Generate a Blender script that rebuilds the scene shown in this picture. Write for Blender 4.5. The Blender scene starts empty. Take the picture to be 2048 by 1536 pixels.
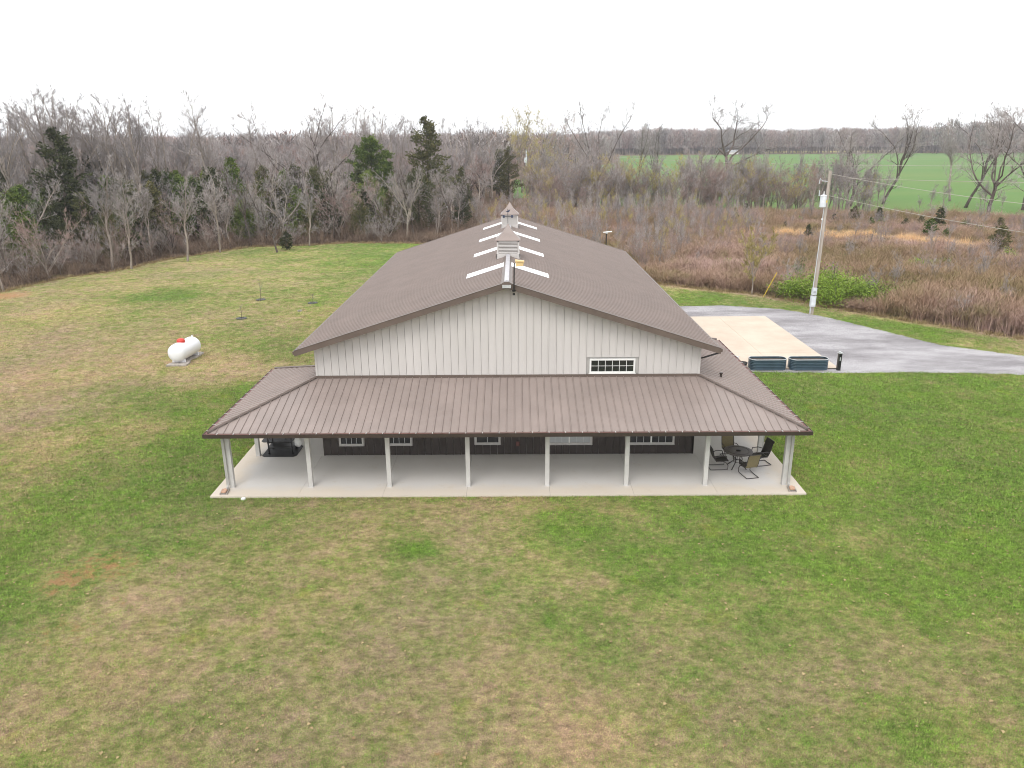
import bpy, math, random
import numpy as np
from mathutils import Vector, Matrix
R = math.radians
PI = math.pi
scene = bpy.context.scene
C = scene.collection

# ------------------------------------------------------------------ camera
cam_d = bpy.data.cameras.new('camera'); cam = bpy.data.objects.new('camera', cam_d); C.objects.link(cam)
pit, yaw, rol, foc = 0.31234, -0.00548, -0.00749, 1511.05
cp, sp, cy, sy = math.cos(pit), math.sin(pit), math.cos(yaw), math.sin(yaw)
fw = Vector((sy*cp, cy*cp, -sp)); rt = Vector((cy, -sy, 0)); up = rt.cross(fw)
r2 = rt*math.cos(rol)+up*math.sin(rol); u2 = up*math.cos(rol)-rt*math.sin(rol)
m = Matrix((r2, u2, -fw)).transposed().to_4x4(); m.translation = Vector((0.338, -29.610, 12.689))
cam.matrix_world = m
cam_d.sensor_width = 36; cam_d.lens = foc/2048*36; cam_d.clip_end = 9000; cam_d.clip_start = .1
scene.camera = cam

# ------------------------------------------------------------------ sky, sun, exposure
SUN_EL, SUN_ROT = 52, 200
world = bpy.data.worlds.new('World'); scene.world = world; world.use_nodes = True
wn, wl = world.node_tree.nodes, world.node_tree.links; wn.clear()
sky = wn.new('ShaderNodeTexSky'); sky.sky_type = 'NISHITA'; sky.sun_disc = False
sky.sun_elevation = R(SUN_EL); sky.sun_rotation = R(SUN_ROT); sky.dust_density = 4; sky.air_density = 1.0
hs = wn.new('ShaderNodeHueSaturation'); hs.inputs['Saturation'].default_value = .10   # overcast: the blue is gone
mx = wn.new('ShaderNodeMix'); mx.data_type = 'RGBA'; mx.inputs['Factor'].default_value = .75
mx.inputs['B'].default_value = (11.0, 11.1, 11.3, 1)                                     # even cloud sheet
bg = wn.new('ShaderNodeBackground'); bg.inputs['Strength'].default_value = .12
wo = wn.new('ShaderNodeOutputWorld')
wl.new(sky.outputs[0], hs.inputs['Color']); wl.new(hs.outputs[0], mx.inputs['A']); wl.new(mx.outputs['Result'], bg.inputs[0]); wl.new(bg.outputs[0], wo.inputs[0])
sd = bpy.data.lights.new('sun', 'SUN'); sd.energy = .9; sd.angle = R(25); sd.color = (1, .96, .9)
sun = bpy.data.objects.new('sun', sd); C.objects.link(sun)
az = R(SUN_ROT)
sdir = Vector((math.sin(az)*math.cos(R(SUN_EL)), math.cos(az)*math.cos(R(SUN_EL)), math.sin(R(SUN_EL))))
sun.rotation_euler = sdir.to_track_quat('Z', 'Y').to_euler()
scene.view_settings.view_transform = 'Standard'; scene.view_settings.look = 'None'
scene.view_settings.gamma = 1; scene.view_settings.exposure = 0.5
scene.cycles.filter_width = 1.05
scene.view_settings.use_curve_mapping = False

# ------------------------------------------------------------------ materials
def lin(*c):
    return tuple(((v/255)/12.92 if v/255 <= .04045 else ((v/255+.055)/1.055)**2.4) for v in c)+(1,)
class Mat:
    def __init__(s, name, col=(.5, .5, .5, 1), rough=.8, metal=0, spec=.5):
        s.m = bpy.data.materials.new(name); s.m.use_nodes = True
        s.n, s.l = s.m.node_tree.nodes, s.m.node_tree.links
        s.b = s.n['Principled BSDF']; s.b.inputs['Base Color'].default_value = col
        s.b.inputs['Roughness'].default_value = rough; s.b.inputs['Metallic'].default_value = metal
        s.b.inputs['Specular IOR Level'].default_value = spec
        s.pos = None
    def P(s):
        if not s.pos: s.pos = s.n.new('ShaderNodeNewGeometry')
        return s.pos.outputs['Position']
    def noise(s, scale, detail=4, rough=.6, stretch=None, vec=None):
        t = s.n.new('ShaderNodeTexNoise'); t.inputs['Scale'].default_value = scale
        t.inputs['Detail'].default_value = detail; t.inputs['Roughness'].default_value = rough
        v = vec or s.P()
        if stretch:
            mp = s.n.new('ShaderNodeMapping'); mp.inputs['Scale'].default_value = stretch; s.l.new(v, mp.inputs[0]); v = mp.outputs[0]
        s.l.new(v, t.inputs['Vector']); return t.outputs['Fac']
    def ramp(s, fac, stops):
        r = s.n.new('ShaderNodeValToRGB'); e = r.color_ramp.elements
        while len(e) < len(stops): e.new(.5)
        for el, (p, c) in zip(e, stops): el.position = p; el.color = c if len(c) == 4 else tuple(c)+(1,)
        s.l.new(fac, r.inputs[0]); return r.outputs[0]
    def mix(s, fac, a, b, mode='MIX'):
        x = s.n.new('ShaderNodeMix'); x.data_type = 'RGBA'; x.blend_type = mode
        for sock, v in (('Factor', fac), ('A', a), ('B', b)):
            i = [k for k in x.inputs if k.name == sock and (k.type == ('VALUE' if sock == 'Factor' else 'RGBA'))][0]
            if hasattr(v, 'links'): s.l.new(v, i)
            else: i.default_value = v
        return [o for o in x.outputs if o.type == 'RGBA'][0]
    def math(s, op, a, b=0., c=0.):
        x = s.n.new('ShaderNodeMath'); x.operation = op
        for i, v in enumerate((a, b, c)):
            if hasattr(v, 'links'): s.l.new(v, x.inputs[i])
            else: x.inputs[i].default_value = v
        return x.outputs[0]
    def col(s, c): s.l.new(c, s.b.inputs['Base Color']); return s
    def bump(s, h, strength=.3, dist=.02):
        b = s.n.new('ShaderNodeBump'); b.inputs['Strength'].default_value = strength; b.inputs['Distance'].default_value = dist
        s.l.new(h, b.inputs['Height']); s.l.new(b.outputs[0], s.b.inputs['Normal']); return s
    def rnd(s): return s.n.new('ShaderNodeObjectInfo').outputs['Random']
    def attr(s, name, typ='GEOMETRY', out='Fac'):
        a = s.n.new('ShaderNodeAttribute'); a.attribute_name = name; a.attribute_type = typ; return a.outputs[out]

def grime(name, col, rough=.5, amt=.12, scale=1.2, spec=.5, metal=0, stretch=None):
    m = Mat(name, col, rough, metal, spec)
    n = m.noise(scale, 6, .65, stretch)
    d = tuple(c*(1-amt*1.6) for c in col[:3])+(1,); b = tuple(min(1, c*(1+amt)) for c in col[:3])+(1,)
    m.col(m.ramp(n, [(.3, d), (.7, b)])); return m
M = {}
def roofmat(name, col, bumpdir):
    m = Mat(name, col, .42, 0, .5)
    n = m.noise(.8, 5, .6); n2 = m.noise(9, 3, .6)
    c = m.ramp(n, [(.3, tuple(v*.88 for v in col[:3])), (.7, tuple(v*1.12 for v in col[:3]))])
    c = m.mix(m.math('MULTIPLY', m.rnd(), .35), c, tuple(v*.85 for v in col[:3])+(1,))
    c = m.mix(m.math('MULTIPLY', n2, .12), c, (.5, .47, .43, 1)); m.col(c)
    r = m.math('MULTIPLY_ADD', n, .25, .3); m.l.new(r, m.b.inputs['Roughness']); m.bump(m.noise(1.6, 2, .5), .15, .02)
    return m.m
M['roof'] = roofmat('brown_roof_metal', (.252, .2, .18, 1), 0)
M['roof_dark'] = grime('brown_trim_metal', (.13, .098, .082, 1), .4).m
M['gutter'] = grime('dark_bronze_gutter', (.05, .036, .03, 1), .4).m
M['gut_in'] = grime('gutter_inside_reddish', (.16, .065, .055, 1), .5).m
M['white'] = grime('white_painted_metal', (.78, .78, .76, 1), .4, .05).m
wm = grime('pale_grey_wall_metal', (.555, .53, .512, 1), .5, .05, .7, stretch=(1, 1, .25)); M['wall'] = wm.m
M['trimg'] = grime('grey_trim_metal', (.50, .485, .465, 1), .45, .06).m
M['wains'] = grime('dark_brown_wainscot_metal', (.045, .036, .032, 1), .45, .15).m
M['post'] = grime('grey_post_cladding', (.52, .51, .49, 1), .55, .08, 2).m
M['downspout'] = grime('grey_downspout_metal', (.40, .39, .37, 1), .35, .08, 2).m
g = Mat('dark_window_glass', (.02, .022, .024, 1), .06, 0, .8); M['glass'] = g.m
g = Mat('blinds_behind_glass', (.42, .44, .45, 1), .15, 0, .6); M['glass_pale'] = g.m
sk = Mat('white_translucent_skylight_sheet', (.93, .94, .95, 1), .35, 0, .5); sk.b.inputs['Subsurface Weight'].default_value = 0; M['skyl'] = sk.m
M['ridge'] = grime('ridge_vent_polycarbonate', (.5, .49, .51, 1), .3, .1, 3).m
# concrete under the porch
def concrete(name, base, stain, joints=None):
    m = Mat(name, base, .8, 0, .3)
    n = m.noise(.35, 6, .65); n2 = m.noise(3.2, 6, .7); n3 = m.noise(45, 3, .7)
    c = m.ramp(n, [(.32, stain), (.62, base)])
    c = m.mix(m.math('MULTIPLY', n2, .35), c, tuple(v*.78 for v in base[:3])+(1,))
    c = m.mix(m.math('MULTIPLY', n3, .18), c, (.3, .28, .26, 1)); m.col(c); m.bump(n3, .15, .004)
    return m
sl = Mat('porch_concrete', (.5, .48, .46, 1), .75, 0, .3)
sx = sl.n.new('ShaderNodeSeparateXYZ'); sl.l.new(sl.P(), sx.inputs[0])
# weathered tan where rain reaches the slab's outer metre, cleaner grey under the roof
ax = sl.math('ABSOLUTE', sx.outputs[0]); e1 = sl.math('SUBTRACT', 11.21, ax); e2 = sl.math('ADD', sx.outputs[1], 3.88)
ed = sl.math('MINIMUM', e1, e2); nz = sl.noise(1.1, 5, .7)
ed = sl.math('MULTIPLY_ADD', nz, -1.0, sl.math('ADD', ed, .45)); 
tan = sl.ramp(ed, [(.35, lin(208, 196, 180)), (.95, lin(204, 201, 198))])
n2 = sl.noise(.7, 6, .7); c = sl.mix(sl.math('MULTIPLY', n2, .45), tan, lin(184, 178, 172))
st = sl.ramp(sl.noise(2.1, 6, .75), [(.58, (0, 0, 0)), (.74, (1, 1, 1))]); c = sl.mix(sl.math('MULTIPLY', st, .3), c, lin(170, 150, 120))
sl.col(c); sl.bump(sl.noise(60, 3, .7), .1, .003); M['slab'] = sl.m
pd = concrete('pad_concrete', lin(212, 196, 178), lin(192, 174, 156)); M['pad'] = pd.m
# gravel
gv = Mat('gravel', (.3, .3, .32, 1), .95, 0, .2)
n = gv.noise(.16, 5, .65, (1, 2.2, 1)); n2 = gv.noise(16, 5, .8); n3 = gv.noise(70, 2, .8)
c = gv.ramp(n, [(.38, lin(140, 136, 138)), (.6, lin(198, 195, 197))])
c = gv.mix(gv.ramp(gv.noise(.7, 6, .75, (1, 2, 1)), [(.45, (0, 0, 0)), (.7, (.4, .4, .4))]), c, lin(120, 114, 114)); c = gv.mix(gv.ramp(n2, [(.4, (0, 0, 0)), (.66, (1, 1, 1))]), c, lin(100, 97, 100)); c = gv.mix(gv.ramp(n3, [(.56, (0, 0, 0)), (.7, (.55, .55, .55))]), c, lin(226, 224, 226))
gv.col(c); gv.bump(n2, .6, .04); M['gravel'] = gv.m
# lawn: g = how green (painted on the sheet), soil = bare earth; sheet and blades share the recipe
def lawnmat(name, typ, blade):
    m = Mat(name, (.1, .15, .04, 1), .9 if not blade else .7, 0, .15)
    g = m.attr('green', typ); so = m.attr('soil', typ)
    a = m.noise(.33, 4, .6); b = m.noise(1.6, 5, .7); f = m.noise(11 if not blade else 9, 4, .75); ff = m.noise(38, 3, .8)
    k = m.math('MULTIPLY_ADD', a, .9, m.math('SUBTRACT', m.math('MULTIPLY', g, .92), .46)); k = m.math('MULTIPLY_ADD', b, 1.35, m.math('SUBTRACT', k, .675))
    k = m.math('MULTIPLY_ADD', f, .95, m.math('SUBTRACT', k, .475))
    if blade: k = m.math('MULTIPLY_ADD', m.rnd(), 1.0, m.math('SUBTRACT', k, .48))
    c = m.ramp(k, [(.0, lin(158, 138, 122)), (.2, lin(156, 144, 116)), (.42, lin(142, 141, 96)), (.62, lin(114, 129, 74)), (.82, lin(88, 115, 56)), (1., lin(104, 134, 58))])
    h = m.ramp(m.noise(.12, 3, .5), [(.38, (1.14, 1.12, 1.1)), (.66, (1.42, 1.32, 1.24))]); c = m.mix(1, c, h, 'MULTIPLY')
    yl = m.ramp(m.noise(.55, 4, .7), [(.6, (0, 0, 0)), (.74, (1, 1, 1))]); c = m.mix(m.math('MULTIPLY', yl, .35), c, lin(160, 160, 66))
    br = m.ramp(ff, [(.32, (.55, .53, .5)), (.68, (1.4, 1.4, 1.35))]); c = m.mix(1, c, br, 'MULTIPLY')
    md = m.ramp(m.noise(4.2, 4, .75, (1, 1.5, 1)), [(.36, (.74, .75, .72)), (.64, (1.34, 1.33, 1.32))]); c = m.mix(1, c, md, 'MULTIPLY')
    tn = m.ramp(m.noise(2.3, 5, .8), [(.6, (0, 0, 0)), (.7, (1, 1, 1))]); c = m.mix(m.math('MULTIPLY', tn, .42), c, lin(176, 154, 128))
    s = m.math('MULTIPLY_ADD', m.noise(3.4, 6, .8), 2.6, m.math('SUBTRACT', so, 1.45)); s = m.ramp(s, [(.55, (0, 0, 0)), (.85, (.85, .85, .85))])
    c = m.mix(s, c, lin(176, 132, 98) if not blade else lin(176, 146, 98)); m.col(c)
    if blade: c = m.mix(1, c, m.ramp(m.rnd(), [(0, (.62, .64, .62)), (1, (1.5, 1.48, 1.46))]), 'MULTIPLY'); m.col(c)
    if not blade: m.bump(m.math('ADD', m.noise(5, 4, .7), m.math('MULTIPLY', ff, .5)), 1.0, .12)
    else:
        m.b.inputs['Transmission Weight'].default_value = 0
    return m.m
M['lawn'] = lawnmat('lawn_turf', 'GEOMETRY', False); M['blade'] = lawnmat('grass_blades', 'INSTANCER', True)
# farm field, woodland floor
ff = Mat('young_wheat_field', (.1, .2, .04, 1), .9, 0, .2); n = ff.noise(.012, 5, .65, (1, 2.5, 1)); n2 = ff.noise(.6, 5, .75)
c = ff.ramp(n, [(.3, lin(108, 128, 68)), (.7, lin(84, 124, 56))]); c = ff.mix(ff.math('MULTIPLY', n2, .4), c, lin(72, 108, 52)); ff.col(c); M['field'] = ff.m
fl = Mat('leaf_litter_floor', (.1, .08, .06, 1), .95, 0, .1); n = fl.noise(.25, 6, .7); n2 = fl.noise(7, 5, .8)
c = fl.ramp(n, [(.35, lin(122, 106, 84)), (.5, lin(138, 114, 96)), (.68, lin(122, 118, 80))]); c = fl.mix(fl.ramp(n2, [(.35, (.8, .8, .8)), (.65, (0, 0, 0))]), c, lin(62, 50, 42)); fl.col(c); fl.bump(n2, .7, .1); M['floor'] = fl.m
def bark(name, a, b, rnd=.5):
    m = Mat(name, a, .95, 0, .1); n = m.noise(3, 4, .7, (1, 1, .3))
    c = m.mix(m.rnd(), a, b); d = m.ramp(n, [(.35, (.62, .6, .58)), (.68, (1.2, 1.2, 1.2))]); m.col(m.mix(1, c, d, 'MULTIPLY')); return m.m
M['bark'] = bark('grey_bark', lin(142, 132, 124), lin(172, 162, 152))
M['bark_dark'] = bark('dark_bark', lin(88, 80, 74), lin(112, 102, 96))
M['bark_pale'] = bark('pale_sycamore_bark', lin(186, 178, 166), lin(170, 160, 146))
M['twig'] = bark('grey_twigs', lin(154, 149, 149), lin(184, 176, 173))
M['twig_pink'] = bark('reddish_budding_twigs', lin(164, 142, 138), lin(178, 158, 150))
M['twig_bud'] = bark('twigs_with_yellow_buds', lin(190, 178, 106), lin(176, 162, 120))
def leaf(name, stops, rough=.75):
    m = Mat(name, stops[0], rough, 0, .25)
    n = m.noise(1.3, 4, .7); r = m.math('MULTIPLY_ADD', m.rnd(), .35, m.math('SUBTRACT', n, .17))
    c = m.ramp(r, [(.3, stops[0]), (.5, stops[1]), (.7, stops[2])]); m.col(c); return m.m
M['cedar'] = leaf('cedar_foliage_olive', (lin(58, 64, 40), lin(80, 84, 52), lin(108, 104, 66)))
M['cedar_g'] = leaf('cedar_foliage_green', (lin(62, 78, 40), lin(86, 104, 50), lin(116, 130, 62)))
M['cedar_b'] = leaf('cedar_foliage_bright', (lin(66, 86, 36), lin(92, 112, 42), lin(124, 138, 54)))
M['bush'] = leaf('honeysuckle_leaves', (lin(78, 96, 42), lin(118, 144, 52), lin(156, 178, 72)))
bm = Mat('bramble_stems', (.2, .15, .13, 1), .95, 0, .1)
n = bm.noise(.07, 4, .6); n2 = bm.noise(.5, 4, .7)
c = bm.ramp(n, [(.36, lin(146, 128, 98)), (.5, lin(174, 146, 124)), (.66, lin(198, 168, 160))]); c = bm.mix(bm.math('MULTIPLY', bm.rnd(), .55), c, lin(112, 94, 72)); c = bm.mix(bm.ramp(n2, [(.5, (0, 0, 0)), (.66, (.7, .7, .7))]), c, lin(132, 128, 78)); bm.col(c); M['brush'] = bm.m
um = bark('undergrowth_stems', lin(150, 130, 114), lin(112, 98, 86)); M['under'] = um
M['dry'] = leaf('dry_golden_grass', (lin(214, 174, 128), lin(230, 194, 146), lin(240, 212, 168)))
M['sage'] = leaf('tan_grass', (lin(132, 112, 80), lin(150, 132, 96), lin(168, 150, 110)))
M['black'] = grime('black_powder_coat', (.012, .012, .013, 1), .4).m
M['rubber'] = grime('black_rubber_mat', (.03, .03, .031, 1), .7).m
M['bronze'] = grime('dark_bronze_frame', (.035, .028, .026, 1), .4).m
sg = Mat('woven_sling_fabric', (.2, .17, .12, 1), .8, 0, .2); w = sg.noise(140, 2, .5); sg.col(sg.ramp(w, [(.3, lin(96, 88, 66)), (.7, lin(140, 130, 100))])); M['sling'] = sg.m
M['sling_d'] = grime('woven_sling_fabric_dark', (.05, .045, .036, 1), .8, .2, 60).m
tt = Mat('cast_table_top', (.06, .05, .048, 1), .45, 0, .5)
M['table'] = grime('cast_table_top', (.10, .085, .08, 1), .4, .3, 30).m
tk = Mat('white_tank_paint', (.78, .79, .82, 1), .35, 0, .5); rr = tk.ramp(tk.noise(2.2, 6, .8), [(.66, (0, 0, 0)), (.8, (.7, .7, .7))]); tk.col(tk.mix(rr, (.78, .79, .82, 1), lin(120, 112, 104))); M['tank'] = tk.m
M['red'] = grime('red_plastic', (.62, .05, .035, 1), .4).m
M['orange'] = grime('orange_wood', lin(188, 122, 62), .8, .2, 3).m
M['redsheet'] = grime('faded_red_sheet', lin(196, 92, 70), .6, .15, 2).m
M['steel'] = grime('galvanised_steel', (.55, .57, .58, 1), .35, .1, 4, metal=.3).m
M['bed'] = grime('dark_blue_green_corrugated_steel', lin(56, 76, 88), .35, .15, 3, metal=.1).m
M['soil'] = grime('planter_soil', (.07, .055, .045, 1), .95, .3, 12).m
M['wood'] = grime('weathered_pole_wood', lin(170, 160, 150), .9, .2, 1.5, stretch=(8, 8, .5)).m
M['boxg'] = grime('light_grey_enclosure', (.6, .63, .66, 1), .4).m
M['tform'] = grime('transformer_can', (.68, .72, .76, 1), .4).m
M['yellow'] = grime('yellow_guy_guard', lin(220, 190, 60), .5).m
M['tanlamp'] = grime('tan_lamp_housing', lin(226, 196, 140), .5).m
M['terra'] = grime('terracotta_stone', lin(190, 152, 128), .8, .2, 9).m
M['rock'] = grime('rough_grey_concrete', lin(168, 160, 152), .9, .25, 5).m
M['wire'] = Mat('wire', lin(176, 170, 160), .5).m
M['copper'] = grime('blue_black_vane', lin(58, 66, 92), .4).m
M['ore'] = grime('yellow_sticker', lin(225, 200, 60), .5).m

# ------------------------------------------------------------------ mesh building
class MB:
    def __init__(s): s.v = []; s.f = []; s.mi = []; s.cur = 0
    def add(s, vs, fs):
        o = len(s.v); s.v += [tuple(v) for v in vs]; s.f += [tuple(i+o for i in f) for f in fs]; s.mi += [s.cur]*len(fs); return s
    def box(s, x0, x1, y0, y1, z0, z1):
        return s.add([(x, y, z) for z in (z0, z1) for y in (y0, y1) for x in (x0, x1)],
                     [(0, 2, 3, 1), (4, 5, 7, 6), (0, 1, 5, 4), (2, 6, 7, 3), (0, 4, 6, 2), (1, 3, 7, 5)])
    def prism(s, poly, d):            # poly of 3-D points (ordered), extruded by vector d
        n = len(poly); a = [Vector(p) for p in poly]; b = [p+Vector(d) for p in a]
        return s.add(a+b, [tuple(range(n))[::-1], tuple(range(n, 2*n))]+[(i, (i+1) % n, n+(i+1) % n, n+i) for i in range(n)])
    def tube(s, pts, rad, n=6, cap=True):
        pts = [Vector(p) for p in pts]; rad = rad if hasattr(rad, '__len__') else [rad]*len(pts)
        o = len(s.v); ref = None
        for i, p in enumerate(pts):
            d = (pts[min(i+1, len(pts)-1)]-pts[max(i-1, 0)]).normalized()
            if ref is None: ref = Vector((1, 0, 0)) if abs(d.x) < .8 else Vector((0, 1, 0))
            u = (ref-d*ref.dot(d)).normalized(); w = d.cross(u); ref = u
            for k in range(n):
                a = 2*PI*k/n; s.v.append(tuple(p+(u*math.cos(a)+w*math.sin(a))*rad[i]))
        for i in range(len(pts)-1):
            for k in range(n):
                s.f.append((o+i*n+k, o+i*n+(k+1) % n, o+(i+1)*n+(k+1) % n, o+(i+1)*n+k)); s.mi.append(s.cur)
        if cap:
            s.f.append(tuple(o+k for k in range(n))[::-1]); s.f.append(tuple(o+(len(pts)-1)*n+k for k in range(n))); s.mi += [s.cur]*2
        return s
    def lathe(s, prof, c=(0, 0, 0), n=20, axis='z'):
        o = len(s.v); c = Vector(c)
        for r, h in prof:
            for k in range(n):
                a = 2*PI*k/n; p = (r*math.cos(a), r*math.sin(a), h)
                if axis == 'y': p = (p[0], h, p[1])
                s.v.append(tuple(c+Vector(p)))
        for i in range(len(prof)-1):
            for k in range(n): s.f.append((o+i*n+k, o+i*n+(k+1) % n, o+(i+1)*n+(k+1) % n, o+(i+1)*n+k)); s.mi.append(s.cur)
        s.f.append(tuple(o+k for k in range(n))[::-1]); s.f.append(tuple(o+(len(prof)-1)*n+k for k in range(n))); s.mi += [s.cur]*2
        return s
    def mesh(s, name, mat, smooth=False):
        me = bpy.data.meshes.new(name); me.from_pydata(s.v, [], s.f)
        for x in (mat if isinstance(mat, (list, tuple)) else [mat]): me.materials.append(x)
        if isinstance(mat, (list, tuple)): me.polygons.foreach_set('material_index', s.mi)
        if smooth: me.polygons.foreach_set('use_smooth', [True]*len(s.f))
        me.update(); return me
    def build(s, name, mat, parent=None, loc=(0, 0, 0), smooth=False):
        return put(name, s.mesh(name, mat, smooth), parent, loc)
def put(name, me, parent=None, loc=(0, 0, 0), rz=0, sc=None):
    o = bpy.data.objects.new(name, me); C.objects.link(o); o.location = loc
    if rz: o.rotation_euler.z = rz
    if sc: o.scale = sc
    if parent: o.parent = parent
    return o
def tag(o, label=None, cat=None, group=None, kind=None):
    if label: o['label'] = label
    if cat: o['category'] = cat
    if group: o['group'] = group
    if kind: o['kind'] = kind
    return o
def thing(name, label, cat, loc=(0, 0, 0), rz=0, group=None):
    o = bpy.data.objects.new(name, None); C.objects.link(o); o.location = loc; o.rotation_euler.z = rz; o.empty_display_size = .2
    return tag(o, label, cat, group)
rng = random.Random(7)
GZ = -.08

# ------------------------------------------------------------------ ground
def sheet(name, poly, z, mat, kind='structure'):
    me = bpy.data.meshes.new(name); me.from_pydata([(x, y, z) for x, y in poly], [], [tuple(range(len(poly)))]); me.materials.append(mat); me.update()
    return tag(put(name, me), kind=kind)
sheet('ground', [(-4000, -400), (4000, -400), (4000, 6000), (-4000, 6000)], -.16, M['floor'])
sheet('farm_field', [(4, 150), (20, 112), (45, 108), (66, 104), (84, 92), (120, 62), (400, 60), (900, 500), (760, 640), (420, 624), (205, 625), (86, 612), (60, 425), (0, 232), (0, 150)], -.12, M['field'])
yf = Mat('yellow_crop', lin(170, 160, 90), .9); sheet('far_field', [(230, 700), (300, 690), (380, 760), (260, 780)], -.11, yf.m)
# lawn outline
lawn_poly = [(-60, -30), (60, -30), (60, 2), (34, 18.9), (30.9, 22.3), (28.5, 24.7), (26.2, 27.8), (23.6, 31.3), (20.5, 34.8), (16.8, 37.2), (13.5, 39.8), (8, 48), (2, 60), (-8, 68), (-13.4, 69.9), (-21.4, 70.8), (-27.3, 68.2), (-33.5, 67.5), (-39.7, 56.8), (-41.7, 48.3), (-44.7, 45.4), (-46, 38.1), (-49, 30), (-60, 10)]
LAWN = [(-37.2,30.0,0.30),(-36.5,41.0,0.35),(-32.8,49.6,0.35),(-25.1,60.1,0.55),(-16.9,64.0,0.75),(-13.8,55.7,0.80),(-25.5,43.3,0.40),(-15.8,33.4,0.60),(-18.4,29.5,0.40),(-13.6,17.3,0.60),(-28.1,28.0,0.45),(-30.1,36.0,0.60),(-26.7,12.1,0.10),(-26.6,17.6,0.15),(-23.9,5.4,0.10),(-32.9,20.3,0.20),(-23.5,26.1,0.35),(-18.4,20.0,0.45),(-19.2,11.0,0.20),(-17.0,12.7,0.15),(-14.4,12.9,0.20),(-19.1,8.4,0.60),(-16.1,7.5,0.75),(-14.3,8.3,0.85),(-17.6,2.6,0.40),(-20.1,0.9,0.30),(-13.9,2.0,0.85),(-14.9,-0.8,0.75),(-16.5,-1.7,0.70),(-16.7,-4.8,0.80),(-19.5,-2.2,0.40),(-12.9,-3.1,0.75),(-15.9,-7.6,0.85),(-14.6,-7.0,0.65),(-14.1,-10.5,0.75),(-11.5,-6.3,0.60),(-9.9,-6.0,0.50),(-7.2,-6.0,0.40),(-3.8,-5.3,0.35),(-0.3,-5.3,0.35),(3.3,-5.4,0.50),(2.4,-6.1,0.70),(-10.4,-10.5,0.25),(-7.9,-9.2,0.35),(-4.3,-11.7,0.45),(-8.1,-12.8,0.30),(-5.1,-13.8,0.30),(-2.9,-11.7,0.25),(-0.1,-11.8,0.35),(-10.9,-14.7,0.25),(-8.1,-15.5,0.35),(-5.6,-16.2,0.30),(-3.4,-16.0,0.25),(-1.2,-16.3,0.15),(1.1,-15.5,0.20),(-0.1,-13.8,0.25),(1.9,-11.6,0.60),(2.5,-10.1,0.55),(4.4,-9.3,0.80),(6.7,-6.1,0.80),(7.9,-7.8,0.85),(10.2,-6.2,0.90),(11.4,-7.2,0.60),(11.7,-8.5,0.90),(14.4,-7.9,0.95),(18.2,-4.3,0.90),(14.3,-10.7,0.90),(12.3,-12.9,0.60),(11.8,-14.8,0.50),(10.3,-12.9,0.50),(8.6,-13.9,0.35),(6.8,-11.8,0.60),(5.1,-12.9,0.45),(3.5,-14.7,0.30),(5.5,-13.8,0.55),(5.6,-15.5,0.35),(8.7,-16.3,0.60),(7.2,-16.0,0.40),(10.5,-16.0,0.40),(2.7,-16.3,0.20),(14.7,0.4,0.85),(14.9,7.0,0.85),(19.9,6.9,0.90),(23.7,6.8,0.85),(18.8,10.3,0.95),(21.0,0.3,0.80),(16.6,-2.1,0.85),(13.0,-4.3,0.80),(14.3,38.0,0.50),(15.9,33.4,0.90),(19.8,32.2,0.70),(21.6,30.2,0.50),(24.4,28.2,0.60),(26.4,23.9,0.90),(27.7,19.5,0.90),(29.9,17.5,0.50),(31.3,15.7,0.40)]
LA = np.array(LAWN)
SOIL = [(-12.9, -8.6, 1.3, .9), (-13.6, -9.4, .9, 1.), (-11.9, -8.0, 1.2, .5), (-12.2, -12, 1.2, .7), (-11.2, -10.7, .9, .6), (-44.7, 36, 2.2, 1.1), (-22.4, 6.1, 2.5, .4), (-14.2, 13.0, .9, .45), (-9.2, -16.0, .5, .5), (-.2, -8.7, 1.5, .42), (-1.5, -16.4, .3, .8), (-4.2, -15.6, .3, .7), (-26.6, 14.5, 4, .25), (11.4, -7.2, 1., .35), (2.2, -9, 1.5, .3), (-12.9, -2, 1.0, .35), (-18, 12.3, 2.4, .35), (22.8, 26.8, 1.4, .5)]
def green_at(x, y):
    x = np.asarray(x)[:, None]; y = np.asarray(y)[:, None]
    d2 = (x-LA[None, :, 0])**2+(y-LA[None, :, 1])**2
    sc = 1.2+.05*np.maximum(0, LA[None, :, 1]+16)
    w = 1/(d2/sc**2+.15)**1.6
    g = (w*LA[None, :, 2]).sum(1)/w.sum(1)
    s = np.zeros(len(x))
    for a, b, r, k in SOIL: s = np.maximum(s, k*np.exp(-((x[:, 0]-a)**2+(y[:, 0]-b)**2)/(2*r*r)))
    for a, b, r, k in [(-3, -7.7, .55, .6), (9.4, -15.9, .6, .4), (2.4, -6.1, .9, .3), (-30.1, 36, 2.0, .25)]: g = g+k*np.exp(-((x[:, 0]-a)**2+(y[:, 0]-b)**2)/(2*r*r))
    E_ = np.array([(34, 18.9), (30.9, 22.3), (28.5, 24.7), (26.2, 27.8), (23.6, 31.3), (20.5, 34.8), (16.8, 37.2), (13.5, 39.8)]); X_, Y_ = x[:, 0], y[:, 0]; dm = np.full(len(x), 9.)
    for (ax_, ay_), (bx_, by_) in zip(E_[:-1], E_[1:]):
        t = np.clip(((X_-ax_)*(bx_-ax_)+(Y_-ay_)*(by_-ay_))/((bx_-ax_)**2+(by_-ay_)**2), 0, 1); dm = np.minimum(dm, np.hypot(X_-ax_-t*(bx_-ax_), Y_-ay_-t*(by_-ay_)))
    g = g-.75*np.exp(-(dm/.8)**2)
    return g, s
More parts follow.
